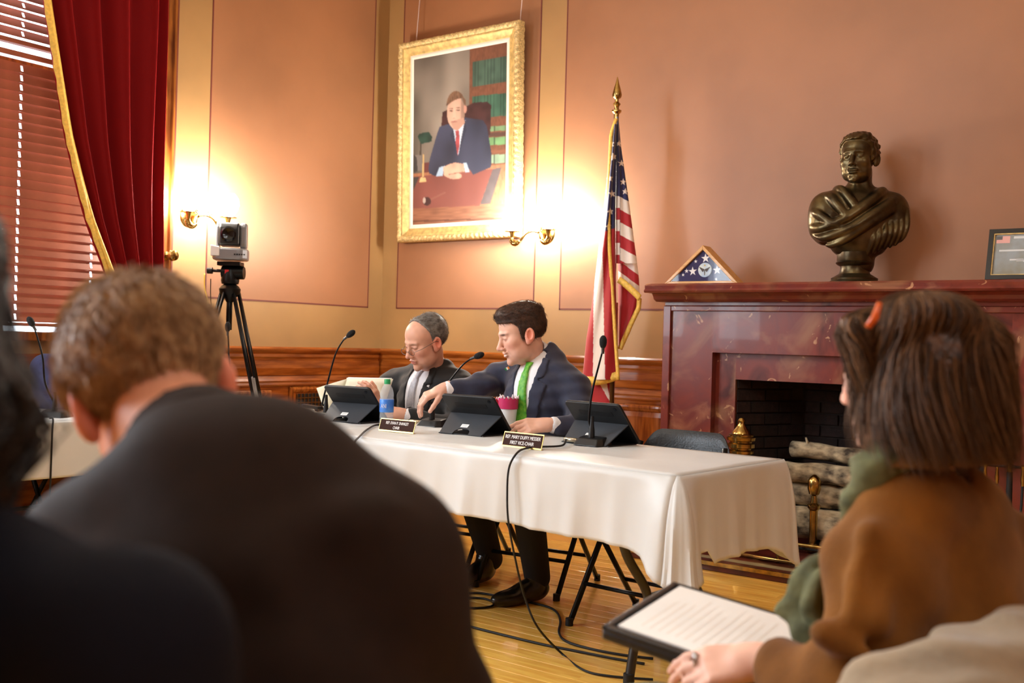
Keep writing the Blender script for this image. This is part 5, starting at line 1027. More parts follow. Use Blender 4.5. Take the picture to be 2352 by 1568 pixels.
# ---- man with the green tie
B = Figure('young man in navy suit and green tie smiling downward at the table', (2.72, -1.72, 0))
Hc = onY(1199, 769, -1.93); Rh = frame(-fR*.93-fF*.26-fU*.27, fU+fR*.05); T = onY(1238, 905, -1.86); R = frame(np.array([-.12,-1,-.0]), np.array([.02,-.20,1.])); N0 = T+R@np.array([.040,.005,.165])
arms = [(onY(1143,872,-1.83), onY(1096,890,-1.95), onY(1020,893,-2.075)), (onY(1318,892,-1.84), onY(1345,985,-1.93), onY(1262,975,-2.07))]
hands = [dict(f=nrm(arms[0][2]-arms[0][1])*.8-fU*.45-fR*.25, back=fU*.9-fR*.6-fF*.1, side=-fF*.8-fU*.25+fR*.1, sc=1.04, curls=[(.5,.55,.3),(.55,.55,.3),(.6,.6,.3),(.6,.6,.3)], thumb=(.75,.5,.35)),
         dict(f=-fR*.96-fF*.16-fU*.10, back=fU*.85-fF*.5, side=fF*.5+fU*.45, sc=1.06, curls=[(.25,.35,.2),(.40,.5,.3),(.5,.6,.3),(.55,.6,.35)], thumb=(.85,.4,.2))]
legs = [(np.array([2.62,-1.64,.50]), np.array([2.52,-2.04,.50]), np.array([2.475,-1.80,.10])), (np.array([2.80,-1.64,.50]), np.array([2.88,-2.10,.50]), np.array([2.865,-1.97,.10]))]
pB = dict(smile=1., brow=(70,48,36), nr=.056, stubble=.12)
suit(B, T, R, arms, legs, (N0, Hc+Rh@np.array([0,-.03,-.06])), WOOLN, M('dark_trouser', (13,13,17), .8), M('green_tie', (62,150,38), .5, rgb2=(120,186,60), vs=60, detail=6), dict(bulk=1.06, vbot=-.34, tiex=-.06))
body(B, Hc, Rh, 1.06, pB, (224,176,154), N0, T, R, arms, hands)
def thB(x, y, z): return .006+.016*np.clip((z-.055)/.05, 0, 1)+.007*np.exp(-((y-.075)/.03)**2)*np.clip((z-.08)/.02, 0, 1)
def kpB(x, y, z):
    zl = np.interp(np.clip(y, -.12, .1), [-.12,-.07,-.03,-.008,.004,.022,.03,.05,.1], [-.055,-.052,-.035,.012,-.016,-.010,.045,.066,.072]).astype(f32); return (zl-z)
hoB = short_hair(B, Hc, Rh, 1.06, thB, kpB, HAIR('brown_hair', (74,48,34), (44,28,20)), noise=.0)
fuzz(hoB, Hc, Rh, 1.06, 2600, .017, .0008, HAIR('brown_strands', (92,62,44), (50,32,22)), None, .25, 3, lambda q: (q[0]*.6, .03+.05*(q[2] > .08), .02) if q[2] > .075 else (q[0]*.2, -.02, -.06))
shoe(B.t, (2.48,-1.79,0), (2.46,-2.06,0)); shoe(B.t, (2.885,-1.93,0), (2.80,-2.20,0))
# flag pin and lapel pin
pc = onY(1165, 846, -2.005); pn = nrm(CAM-pc); Up_ = nrm(fU-pn*(fU@pn)); Rp = np.cross(Up_, pn); d_ = .55; U2, V2 = Rp*math.cos(d_)+Up_*math.sin(d_), -Rp*math.sin(d_)+Up_*math.cos(d_)
# ---- man in glasses
A = Figure('older man in black suit and silver tie with glasses reading papers', (2.02, -1.5, 0))
Hc2 = onY(977, 786, -1.80); Rh2 = frame(-fR*.72-fF*.60-fU*.34, fU+fR*.10); T2 = onY(985, 915, -1.70); R2 = frame(np.array([-.05,-1,0]), np.array([.04,-.25,1.])); N2 = T2+R2@np.array([0,-.02,.150])
arms2 = [(onY(902,885,-1.66), onY(872,965,-1.72), onY(868,935,-2.0)), (onY(1058,890,-1.66), onY(1050,985,-1.80), onY(928,952,-1.97))]
hands2 = [dict(f=-fF*.45+fU*.55-fR*.25, back=fR*.7-fF*.5, side=fU*.8+fR*.2, sc=1.0, curls=[(.6,.6,.4)]*4), dict(f=-fR*.95-fF*.2+fU*.10, back=fU*.8-fF*.5, side=fF*.5+fU*.5, sc=1.04, curls=[(.35,.4,.3)]*4)]
legs2 = [(np.array([1.93,-1.45,.5]), np.array([1.85,-1.92,.5]), np.array([1.86,-1.80,.1])), (np.array([2.12,-1.45,.5]), np.array([2.16,-1.92,.5]), np.array([2.18,-1.84,.1]))]
pA = dict(brow=(120,104,92), browa=.5, nr=.058)
suit(A, T2, R2, arms2, legs2, (N2, Hc2+Rh2@np.array([0,-.03,-.06])), WOOLB, M('dark_trouser'), M('silver_tie', (182,184,192), .4, rgb2=(160,162,172), vs=80), dict(bulk=1.10, vbot=-.36))
body(A, Hc2, Rh2, 1.07, pA, (216,164,140), N2, T2, R2, arms2, hands2)
def thA(x, y, z): return .004+.010*np.clip((-.02-y)/.05, 0, 1)+.004*np.clip((z-.06)/.05, 0, 1)
def kpA(x, y, z): zl = np.interp(np.clip(y, -.12, .1), [-.12,-.06,-.03,-.006,.006,.012,.03,.06], [-.070,-.065,-.045,.012,-.010,.055,.104,.30]).astype(f32); return (zl-z)
hoA = short_hair(A, Hc2, Rh2, 1.07, thA, kpA, HAIR('grey_hair', (132,128,122), (92,86,82), .5), noise=.0)
fuzz(hoA, Hc2, Rh2, 1.07, 2200, .018, .0008, HAIR('grey_strands', (172,168,162), (84,78,74)), None, .12, 4, lambda q: (q[0]*.3, -.06, -.02) if q[2] > .05 else (0, -.04, -.05))
shoe(A.t, (1.86,-1.78,0), (1.82,-2.05,0)); shoe(A.t, (2.18,-1.82,0), (2.16,-2.09,0))
# glasses low on the nose
gl = MB(); G3 = lambda *p: Hc2+Rh2@(np.array(p)*1.07)
for s_ in (-1, 1): gl.tube([G3(s_*.031+.021*math.cos(a), .108, -.012+.014*math.sin(a)) for a in np.linspace(0, 2*math.pi, 25)], .0012, 6); gl.tube([G3(s_*.052,.106,-.008), G3(s_*.070,.07,-.002), G3(s_*.083,.0,.012), G3(s_*.086,-.015,.006)], .0014, 6)
gl.tube([G3(-.010,.110,-.010), G3(0,.116,-.008), G3(.010,.110,-.010)], .0012, 6); glo = gl.build('eyeglasses', M('glasses_wire', (110,104,98), .3, .9), A.t, True)
# his open folder of papers
fo = thing('paper_folder', 'cream open folder of papers held by the older man', 'folder', onZ(850,962,TZ)); yq = -2.05
def sheet(name, px, ys_, mat, bend=.012):
    G = []; (a, b, c_, d) = [onY(p[0], p[1], y_) for p, y_ in zip(px, ys_)]
    for i in range(9):
        t_ = i/8; l = a+(d-a)*t_; r_ = b+(c_-b)*t_; G.append([l+(r_-l)*s+np.array([0,-bend*math.sin(math.pi*s)*(1-t_*.5),0]) for s in np.linspace(0,1,9)])
    return MB().grid(G).build(name, mat, fo, True, solid=.0015, fix=False)
sheet('folder_cover', [(797,867),(903,870),(874,960),(770,956)], [-1.98,-1.98,-1.95,-1.95], M('manila', (232,226,200), .7)); sheet('paper_page', [(800,866),(900,868),(872,955),(775,950)], [-1.97,-1.97,-1.94,-1.94], WHITEP, .016); sheet('folder_cover', [(727,891),(797,870),(772,954),(752,962)], [-2.04,-1.98,-1.95,-2.02], M('manila'), .006)
def pinflag():
    pass
for k, (u0, u1, col) in enumerate(((-.011,-.004,(30,130,80)),(-.004,.003,(236,236,230)),(.003,.010,(226,130,50)))):
    MB().prism([(u0,-.006),(u1,-.006),(u1,.006),(u0,.006)], 0, .002, pc, U2, V2, pn).build('flag_pin', M('pin_%d' % k, col, .3), B.t)
# ---- person in blue at the side table
Pb = Figure('person in blue jacket at the side table by the window', (.33, -2.63, 0)); Sh = onX(92, 815, .36)
v = Vol((-.0,-3.1,.3), (.85,-2.2,1.35), .012); cb = np.array([.33,-2.69,.0]); v.ell(cb+np.array([0,0,.72]), (.13,.19,.26), None, .05); v.cap(cb+np.array([0,-.15,.94]), cb+np.array([0,.15,.94]), .07, .07, .06); v.chain([cb+np.array([0,-.17,.93]), cb+np.array([.10,-.21,.72]), cb+np.array([.26,-.12,.79])], [.062,.055,.045], .03); v.chain([cb+np.array([0,.17,.93]), cb+np.array([.10,.21,.72]), cb+np.array([.26,.12,.79])], [.062,.055,.045], .03); v.build('jacket', M('blue_wool', (58,66,110), .8, var=.15, vs=30), Pb.t)
v = Vol(cb+np.array([-.2,-.35,.4]), cb+np.array([.45,.35,1.36]), .006); Hb = cb+np.array([.06,.06,1.10]); Rb = frame((1,-.2,-.2), (0,0,1)); sl = v.win(Hb-.17, Hb+.17); X, Y, Z = v.pts(sl); q = [((X-Hb[0])*Rb[0,i]+(Y-Hb[1])*Rb[1,i]+(Z-Hb[2])*Rb[2,i]) for i in range(3)]; v.d[sl] = np.minimum(v.d[sl], face(*q, {}).astype(f32)); v.cap(cb+np.array([0,0,.95]), Hb+np.array([-.02,0,-.06]), .055, .052, .03); v.cap(cb+np.array([0,0,.95]), cb+np.array([0,0,.5]), .09, .09, .03)
for s_ in (-1, 1): v.chain([cb+np.array([0,s_*.15,.92]), cb+np.array([.10,s_*.2,.72]), cb+np.array([.27,s_*.12,.79])], [.04,.035,.026], .02); hand(v, cb+np.array([.27,s_*.12,.79]), nrm((1,-s_*.4,-.2)), (0,0,1), (.3,-s_,0), .95)
v.build('body', SKIN, Pb.t, lambda V: skin_col(V, Hb, Rb, 1., (214,164,140), {})); short_hair(Pb, Hb, Rb, 1., lambda x, y, z: .010+0*x, kpB, HAIR('brown_hair', (74,48,34), (44,28,20)), res=.006)
v = Vol((.0,-3.1,.0), (.85,-2.2,.62), .014)
for s_ in (-1, 1): v.chain([cb+np.array([0,s_*.09,.50]), cb+np.array([.30,s_*.10,.50]), cb+np.array([.32,s_*.10,.08])], [.09,.07,.055], .04)
v.build('trousers', M('dark_trouser'), Pb.t)
for s_ in (-1, 1): shoe(Pb.t, cb+np.array([.28,s_*.10,0]), cb+np.array([.52,s_*.12,0]))
c4 = copy_tree(ch0); c4['label'] = 'black folding chair under the person in blue by the window'; place(c4, .34, -2.69, math.pi/2)
# ================================================================== bust
bu = thing('bust_sculpture', 'bronze bust of a draped curly haired man on round socle', 'sculpture', (3.67, -.27, ZM)); BRZ = M('bronze', (98,84,56), .32, .85, rgb2=(54,44,30), vs=9, bump=.1, bs=40)
bc = np.array([3.675, -.265, 0]); MB().lathe([(0,0),(.128,0),(.130,.010),(.118,.018),(.120,.028),(.100,.040),(.080,.052),(.072,.075),(.074,.092),(.092,.102),(.098,.110),(.090,.118),(.092,.124),(.092,.165),(0,.165)], bc+np.array([0,0,ZM]), 36).build('socle', BRZ, bu, True, ang=35)
Hs = onY(1973, 366, -.265); Rs = frame(-fR*.58-fF*.80-fU*.02, fU); ss = 1.13; Rt_ = frame(-fR*.16-fF*.98, fU); Cb = np.array([3.685, -.25, 1.86]); Lb = lambda *p: Cb+Rt_@np.array(p, float)
v = Vol(Cb-np.array([.34,.24,.30]), Cb+np.array([.34,.24,.50]), .0042)
v.ell(Lb(0,-.01,.0), (.215,.115,.16), Rt_, .05); v.cap(Lb(-.165,-.02,.045), Lb(.165,-.02,.045), .075, .075, .05); v.ell(Lb(.185,-.01,-.03), (.075,.085,.13), Rt_, .04); v.ell(Lb(-.185,-.01,-.03), (.075,.085,.13), Rt_, .04); v.ell(Lb(0,.01,-.13), (.15,.09,.13), Rt_, .05)
# drapery: bands sweeping from the left shoulder across the chest (person's left = image right)
def band(P, r_, k=.016):
    S_ = spline([Lb(*p) for p in P], 5); n_ = len(S_)
    for i in range(n_-1): v.cap(S_[i], S_[i+1], r_*(.55+.45*math.sin(math.pi*i/n_)), r_*(.55+.45*math.sin(math.pi*(i+1)/n_)), k)
band([(-.13,-.06,.135),(-.10,.045,.115),(-.02,.105,.045),(.09,.115,-.035),(.19,.075,-.075),(.235,.02,-.07)], .026)
band([(-.20,-.03,.095),(-.15,.07,.060),(-.05,.120,-.010),(.06,.125,-.085),(.17,.085,-.125),(.225,.02,-.125)], .024)
band([(-.20,.02,.05),(-.12,.095,.0),(-.02,.125,-.07),(.09,.115,-.145),(.17,.06,-.175)], .020); band([(.19,-.04,.10),(.16,.06,.09),(.12,.105,.03),(.07,.125,-.03)], .020); band([(.12,-.05,.145),(.10,.045,.13),(.06,.09,.07),(.035,.108,.03)], .018); band([(.235,-.02,.02),(.22,.06,-.0),(.16,.10,-.05),(.10,.12,-.08)], .016)
for k in range(7): a = -.235+.028*k; band([(a,.04+.03*min(k,4)/4,.03-.02*k),(a+.004,.065+.02*min(k,4)/4,-.06-.012*k),(a+.03,.06+.012*k/4,-.15-.01*k)], .013, .01)
# hollow, rounded lower edge
x, y, z = v.loc(Cb, Rt_); v.d = smax(v.d, -(z+.235-.55*x*x*0+.0)+ (x*x)*2.1-.0, .008).astype(f32)
hb = Hs+Rs@np.array([0,-.03,-.06])*ss; v.cap(Lb(0,-.025,.10), hb, .066, .058, .03); v.cap(Lb(.02,.03,.10), Hs+Rs@np.array([.01,.03,-.08])*ss, .016, .014, .03); v.cap(Lb(-.03,.03,.10), Hs+Rs@np.array([-.03,.0,-.07])*ss, .014, .014, .03)
m_ = .19*ss; sl = v.win(Hs-m_, Hs+m_); X, Y, Z = v.pts(sl); q = [((X-Hs[0])*Rs[0,i]+(Y-Hs[1])*Rs[1,i]+(Z-Hs[2])*Rs[2,i])/ss for i in range(3)]
fd_ = face(q[0], q[1], q[2], dict(mouth=.4)); sk = skull(q[0], q[1], q[2]); zl = np.interp(np.clip(q[1], -.12, .1), [-.12,-.06,-.03,-.006,.006,.03,.045,.07,.1], [-.070,-.065,-.045,.010,-.020,-.012,.050,.078,.085]); nz = .0045*(np.sin(q[0]*150+2*np.sin(q[2]*80))*np.sin(q[1]*140+1.5*np.sin(q[0]*90))*1.+.6*np.sin(q[2]*170+q[1]*60)); hr = smax(sk-.010-nz, zl-q[2], .006)
v.d[sl] = smin(v.d[sl], smin(fd_, hr, .004).astype(f32)*ss, .004); v.cap(Cb+np.array([0,0,-.25]), Cb+np.array([0,0,-.10]), .085, .09, .02); v.build('figure', BRZ, bu)
# ================================================================== man with the bowed head, front
FM = Figure('man in dark brown suit bowing his head, seen from behind', (4.55, -4.95, 0)); JBR = M('brown_black_wool', (42,29,23), .85, sheen=.0, spec=.25, var=.12, vs=30, bump=.1, bs=300)
rv = nrm(fR*.82+fF*.48+fU*.27); gv = fF*.64-fR*.46-fU*.60; gv = nrm(gv-rv*(gv@rv)); Rm = np.array([rv, gv, np.cross(rv, gv)]).T; Hm = at(352, 908, 1.17); scm = .99
Nb = at(492, 1092, 1.02); SR, SL = at(862, 1312, .985), at(205, 1325, 1.03); ER, EL = at(985, 1640, 1.06), at(90, 1660, 1.10); WR, WL = at(800, 1830, 1.36), at(300, 1850, 1.36); Ch = at(555, 1400, 1.0); Hp = at(600, 2150, .92)
ux = nrm(SR-SL); Rmt = np.array([ux, nrm(np.cross(fU, ux)), nrm(np.cross(ux, np.cross(fU, ux)))]).T
v = Vol(*bbox([SR, SL, ER, EL, WR, WL, Nb, Hp, Ch], .14), .009); v.ell(Ch, (.185,.125,.21), Rmt, .05); v.ell((Ch+Hp)/2, (.17,.125,.25), Rmt, .06); v.ell(Hp, (.185,.14,.16), Rmt, .05)
tr1, tr2 = at(640, 1168, .985), at(335, 1218, 1.01)
v.chain([Nb, tr1, SR], [.056,.056,.070], .05); v.chain([Nb, tr2, SL], [.056,.052,.070], .05); v.cap(SR, SL, .066, .066, .06)
for (s_, e_, w_) in ((SR, ER, WR), (SL, EL, WL)):
    v.chain([s_, e_, w_], [.076,.062,.045], .04)
# wrinkles across the back
for (a, b, r_) in (((560,1480,.905),(640,1440,.90),.012),((420,1130,.95),(800,1200,.92),.012),((650,1250,.90),(880,1180,.92),.014),((300,1300,.93),(620,1330,.88),.016)): v.cap(at(*a), at(*b), r_, r_*.6, .035)
nkd = nrm(Hm+Rm@np.array([0,-.03,-.06])-Nb); v.cap(Nb+nkd*.012, Nb+nkd*.2, .058, .066, .01, 's'); folds(v, .0022, [((5,3,4),1.),((-4,3,6),.8)]); v.build('jacket', JBR, FM.t)
Nc = Nb+nkd*.038; cv = Vol(*bbox([Nc-nkd*.03, Nc+nkd*.06], .13), .005); Rc_ = frame(nrm(np.cross(nkd, rv)), nkd); cx_, cy_, cz_ = cv.loc(Nc, Rc_); rr_ = np.sqrt(cx_**2+cy_**2); cv.d = np.maximum(np.abs(rr_-.067-.22*np.clip(.030-cz_, 0, .06))-.006, np.maximum(cz_-.036, -(cz_+.020))).astype(f32); cv.build('jacket_collar', JBR, FM.t)
# body
v = Vol(*bbox([Hm-.19, Hm+.19, Nb, SR, SL, ER, EL, WR, WL, Hp], .1), .0058); m_ = .18*scm; sl = v.win(Hm-m_, Hm+m_); X, Y, Z = v.pts(sl); q = [((X-Hm[0])*Rm[0,i]+(Y-Hm[1])*Rm[1,i]+(Z-Hm[2])*Rm[2,i])/scm for i in range(3)]; v.d[sl] = np.minimum(v.d[sl], face(*q, {}).astype(f32)*scm)
v.cap(Nb-nkd*.03, Hm+Rm@np.array([0,-.032,-.055])*scm, .058, .055, .03); v.cap(Nb+Rm[:,1]*.02, Hm+Rm@np.array([0,.035,-.08])*scm, .03, .028, .03); v.cap(Nb-fU*.10, Hp, .05, .1, .04)
for (s_, e_, w_, sd_) in ((SR, ER, WR, -1), (SL, EL, WL, 1)): v.cap(Nb-fU*.06, s_-fU*.03, .035, .035, .03); v.chain([s_, e_, w_], [.045,.038,.027], .02); hand(v, w_, fF*.8-fU*.3, fU, fR*sd_+fF*.2, 1.05)
v.build('body', SKIN, FM.t, lambda V: skin_col(V, Hm, Rm, scm, (222,160,130), {}))
def kpM(x, y, z): zl = np.interp(np.clip(y, -.12, .1), [-.12,-.085,-.05,-.03,-.006,.006,.03,.06], [-.080,-.080,-.072,-.040,.016,-.010,.050,.075]).astype(f32); return zl-z
HM = HAIR('light_brown_hair', (212,172,124), (146,108,70), .5, 200); ho = short_hair(FM, Hm, Rm, scm, lambda x, y, z: .005+.010*np.clip((z+.06)/.10, 0, 1), kpM, HM, res=.005, noise=.0006)
rs = np.random.RandomState(5); me = ho.data; nV = len(me.vertices); co = np.empty(nV*3, f32); me.vertices.foreach_get('co', co); co = co.reshape(-1,3)+np.array(wloc(ho.parent)); no = np.empty(nV*3, f32); me.vertices.foreach_get('normal', no); no = no.reshape(-1,3)
ql = (co-Hm)@Rm/scm; ok = np.where((((ql-np.array([0,-.018,.042]))/np.array([.074,.096,.079]))**2).sum(1) > 1.0)[0]; pick = rs.choice(ok, min(5200, len(ok)), False); st = []
for i in pick:
    p_, n_ = co[i], no[i]; q_ = ql[i]; crown = np.array([.01,-.055,.105]); rad = q_-crown; rad = rad/(np.linalg.norm(rad)+1e-6); flow = Rm@rad; flow = flow-n_*(flow@n_); flow = flow/(np.linalg.norm(flow)+1e-6); j = rs.randn(3)*.13; Lh = .008+.012*np.clip((q_[2]+.06)/.12, 0, 1)*(.6+.8*rs.rand()); d1 = nrm(n_*.40+flow*.9+j*.6); d2 = nrm(n_*.20+flow+j); st.append(([p_-n_*.003, p_+d1*Lh*.5, p_+d1*Lh*.5+d2*Lh*.6], .0011))
tube_hair('hair_strands', st, HM, FM.t, 3)
v = Vol(*bbox([Hp, at(700,2300,1.35), at(450,2300,1.4)], .16), .014)
for s_ in (-1, 1): K = Hp+fF*.42+fR*.12*s_; K[2] = .50; A_ = K.copy(); A_[2] = .09; v.chain([Hp+fR*.09*s_, K, A_], [.10,.075,.055], .04); shoe(FM.t, np.array([A_[0],A_[1],0])-fF*.05, np.array([A_[0],A_[1],0])+fF*.22)
v.build('trousers', M('dark_trouser'), FM.t)
hp = np.array(Hp); c5 = copy_tree(ch0); c5['label'] = 'black folding chair under the man with the bowed head'; place(c5, float(hp[0]+fF[0]*.02), float(hp[1]+fF[1]*.02), YAW+math.pi)
# ================================================================== woman in the brown coat
WM = Figure('woman with wavy brown hair in brown suede coat holding a black folder', (5.05, -4.1, 0)); SUE = M('brown_suede', (132,82,26), .9, rgb2=(98,58,14), vs=7, sheen=.1, spec=.2, bump=.15, bs=150)
Hw = at(2078, 866, 1.60); Rw = frame(fF*.82-fR*.57-fU*.08, fU); Nw = at(2120, 1100, 1.575); SLw, SRw = at(2022, 1305, 1.475), at(2285, 1285, 1.68); ELw, ERw = at(1965, 1640, 1.40), at(2330, 1640, 1.72); WLw, WRw = at(1752, 1518, 1.585), at(1980, 1590, 1.78); Cw = at(2125, 1400, 1.585); Hpw = at(2190, 1960, 1.56)
ux = nrm(SRw-SLw); Rwt = np.array([ux, nrm(np.cross(fU, ux)), nrm(np.cross(ux, np.cross(fU, ux)))]).T
v = Vol(*bbox([SRw, SLw, ELw, ERw, WLw, WRw, Nw, Hpw, Cw], .14), .008); v.ell(Cw, (.175,.13,.20), Rwt, .05); v.ell((Cw+Hpw)/2, (.17,.14,.24), Rwt, .06); v.ell(Hpw, (.20,.15,.16), Rwt, .05); v.chain([Nw, at(2072,1165,1.52), SLw], [.058,.058,.070], .05); v.chain([Nw, at(2210,1185,1.62), SRw], [.060,.060,.070], .05)
v.chain([SLw, ELw, WLw+nrm(ELw-WLw)*.05], [.072,.068,.052], .04); v.chain([SRw, ERw, WRw], [.075,.062,.045], .04)
for (a, b, r_) in (((1990,1230,1.42),(1950,1420,1.37),.018),((2050,1240,1.44),(2020,1430,1.36),.014),((2100,1560,1.40),(2300,1400,1.50),.020),((1900,1450,1.37),(2010,1520,1.33),.018)): v.cap(at(*a), at(*b), r_, r_*.6, .03)
ndw = nrm(Hw+Rw@np.array([0,-.03,-.06])-Nw); v.cap(Nw+ndw*.0, Nw+ndw*.2, .062, .075, .012, 's'); folds(v, .004, [((7,5,4),1.),((-5,6,3),.8)]); v.build('coat', SUE, WM.t)
Nc = Nw+ndw*.045; cv = Vol(*bbox([Nc-ndw*.05, Nc+ndw*.08], .17), .006); cx_, cy_, cz_ = cv.loc(Nc, frame(Rwt[:,1], ndw)); rr_ = np.sqrt((cx_*.9)**2+cy_**2); cv.d = np.maximum(np.abs(rr_-.072-.9*np.clip(.035-cz_, 0, .06))-.006, np.maximum(cz_-.034, -(cz_+.012+.20*np.clip(cy_, 0, 1)))).astype(f32); cv.d = np.maximum(cv.d, cy_-.02+0*cx_+0*cz_).astype(f32); cv.build('coat_collar', SUE, WM.t)
SCF = M('olive_scarf', (108,108,68), .8, rgb2=(74,76,46), vs=25, bump=.2, bs=90); v = Vol(*bbox([at(1990,1060,1.5), at(2020,1150,1.5), at(2080,1010,1.55), at(1780,1330,1.62), at(1830,1470,1.6)], .12), .006)
v.chain([at(2065,1045,1.53), at(2015,1085,1.515), at(1985,1140,1.515), at(1955,1200,1.53)], [.040,.034,.024,.018], .02); v.chain([at(2090,1075,1.62), at(2000,1100,1.60), at(1960,1170,1.58)], [.04,.03,.02], .02); folds(v, .004, [((10,8,14),1.),((-9,12,8),.8)]); v.build('scarf', SCF, WM.t)
v = Vol(*bbox([at(1850,1300,1.60), at(1770,1400,1.66), at(1840,1500,1.62)], .10), .006); v.chain([at(1925,1265,1.56), at(1850,1345,1.60), at(1815,1405,1.61), at(1860,1475,1.57)], [.018,.022,.020,.022], .012); v.chain([at(1895,1310,1.55), at(1860,1390,1.56), at(1890,1460,1.54)], [.014,.016,.014], .008); folds(v, .005, [((12,10,5),1.),((-14,9,8),.8)]); v.build('scarf_end', SCF, WM.t)
v = Vol(*bbox([Hw-.17, Hw+.17, Nw, SRw, SLw, ELw, ERw, WLw-fR*.12, WRw, Hpw], .09), .0055); m_ = .17; sl = v.win(Hw-m_, Hw+m_); X, Y, Z = v.pts(sl); q = [((X-Hw[0])*Rw[0,i]+(Y-Hw[1])*Rw[1,i]+(Z-Hw[2])*Rw[2,i])/.97 for i in range(3)]; v.d[sl] = np.minimum(v.d[sl], face(*q, dict(fem=1)).astype(f32)*.97)
v.cap(Nw-ndw*.03, Hw+Rw@np.array([0,-.03,-.055]), .046, .044, .03); v.cap(Nw-fU*.10, Hpw, .05, .1, .04); v.cap(Nw-fU*.06, SLw-fU*.03, .03, .03, .03); v.cap(Nw-fU*.06, SRw-fU*.03, .03, .03, .03); v.chain([SLw, ELw, WLw], [.04,.034,.024], .02); v.chain([SRw, ERw, WRw], [.04,.034,.024], .02)
hand(v, WLw, -fR*.86+fF*.25-fU*.22, fU*.75-fF*.55, fF*.55+fU*.35, .96, [(.30,.35,.2),(.35,.45,.3),(.42,.55,.3),(.5,.6,.35)], thumb=(.9,.35,.45), spread=.05); hand(v, WRw, -fR*.8+fF*.3-fU*.2, fU, -fF*.5+fU*.2, .94)
v.build('body', SKIN, WM.t, lambda V: skin_col(V, Hw, Rw, .97, (226,176,154), {})); rg = hand
rp = WLw+(-fR*.86+fF*.25-fU*.22)*.115+fF*.012+fU*.012; MB().lathe([(.0105,-.003),(.0125,-.003),(.0125,.003),(.0105,.003)], rp, 16, frame(fU, -fR)).build('ring', CHROME, WM.t, True)
# hair: volume under wavy locks
HW = HAIR('dark_brown_hair', (92,60,36), (34,20,13), .36, 120); v = Vol(Hw-.24, Hw+.24, .007); x, y, z = v.loc(Hw, Rw)
vd_ = s_ell(x, y, z, (0,-.028,.035), (.084,.102,.090)); vd_ = smin(vd_, s_ell(x, y, z, (0,-.045,-.03), (.082,.072,.075)), .05); vd_ = smax(vd_, -s_ell(np.abs(x)*.0+x, y, z, (0,.11,-.06), (.075,.075,.13)), .02); v.d = vd_.astype(f32); v.build('hair', HW, WM.t)
rs = np.random.RandomState(11); st = []
for i in range(6500):
    th = rs.uniform(-math.pi, math.pi); 
    frt = -.6 < th < 1.0            # leaves the face free (0 = forward)
    ph0 = rs.uniform(0, 1); len_ = rs.uniform(.62, .98) if frt else rs.uniform(.6, 1.12); sm_ = 2*math.sin(2*th+.5)+1.5*math.cos(3*th); wv = .014+.007*math.sin(3*th+1)+rs.uniform(-.005,.007); lift = rs.uniform(-.006, .014)+.008*math.sin(4*th+.6); fl_ = .003+.012*rs.rand(); ja, jb = rs.uniform(-.5,.5,2); pts = []; bk_ = min(1, max(0, abs(th)-1.2)/.8)
    for k in range(13):
        t_ = ph0*.35+(len_-ph0*.35)*k/12; a_ = t_*2.15; zz = .036+.094*math.cos(min(a_, math.pi*.5)) if a_ < math.pi/2 else .036-(.185+.045*bk_)*(a_-math.pi/2); rad = math.sin(min(a_, math.pi/2)); flip = fl_*max(0, t_-.72)/.25; grow = min(1., t_*1.6)
        thk = th+(0 if not frt else ((1.12+ja*.3 if th > -.15 else -.78+ja*.2)-th)*min(1., t_/.50))+.16*grow*math.sin(6.5*t_+sm_+ja); r_o = lift*rad+flip+wv*grow*math.sin(8.5*t_+sm_*1.3+jb)
        pts.append(Hw+Rw@np.array([-(.090*rad+r_o)*math.sin(thk), (.104*rad+r_o)*math.cos(thk)-.026-.008*t_, zz+.004*math.sin(9*t_+sm_)+.006*rad*math.sin(3*th)]))
    st.append((pts, rs.uniform(.0008, .0020)))
ca_, cb2 = np.array(L3(40,25,15)), np.array(L3(134,92,56)); tube_hair('hair_locks', st, Mcol('hair_strand_brown', .5, spec=.22), WM.t, 3, [ca_+(cb2-ca_)*rs.beta(1.2,2.4) for _ in st])
cb_ = at(2003, 742, 1.465); MB().tube([cb_-fR*.006-fU*.006, cb_+fR*.004+fU*.008, cb_+fR*.010+fU*.030], [.005,.006,.004], 8).build('hair_clip', M('orange_plastic', (212,92,30), .3), WM.t, True)
GT = M('olive_trousers', (88,98,72), .85, rgb2=(58,66,46), vs=14, bump=.15, bs=90); KL, KR = at(1510, 1690, 1.80), at(1700, 1660, 2.05); v = Vol(*bbox([Hpw, KL, KR, np.array([KL[0],KL[1],.05]), np.array([KR[0],KR[1],.05])], .15), .012)
for K, s_ in ((KL,-1), (KR,1)): A_ = np.array([K[0]+.03, K[1]-.02, .09]); v.chain([Hpw+ux*.09*s_, K, A_], [.095,.078,.055], .04); v.cap(K+fU*.02, K+fU*.035-fR*.05, .06, .05, .03); shoe(WM.t, np.array([A_[0],A_[1],0])+fR*.05-fF*.02, np.array([A_[0],A_[1],0])-fR*.14+fF*.12)
v.build('trousers', GT, WM.t)
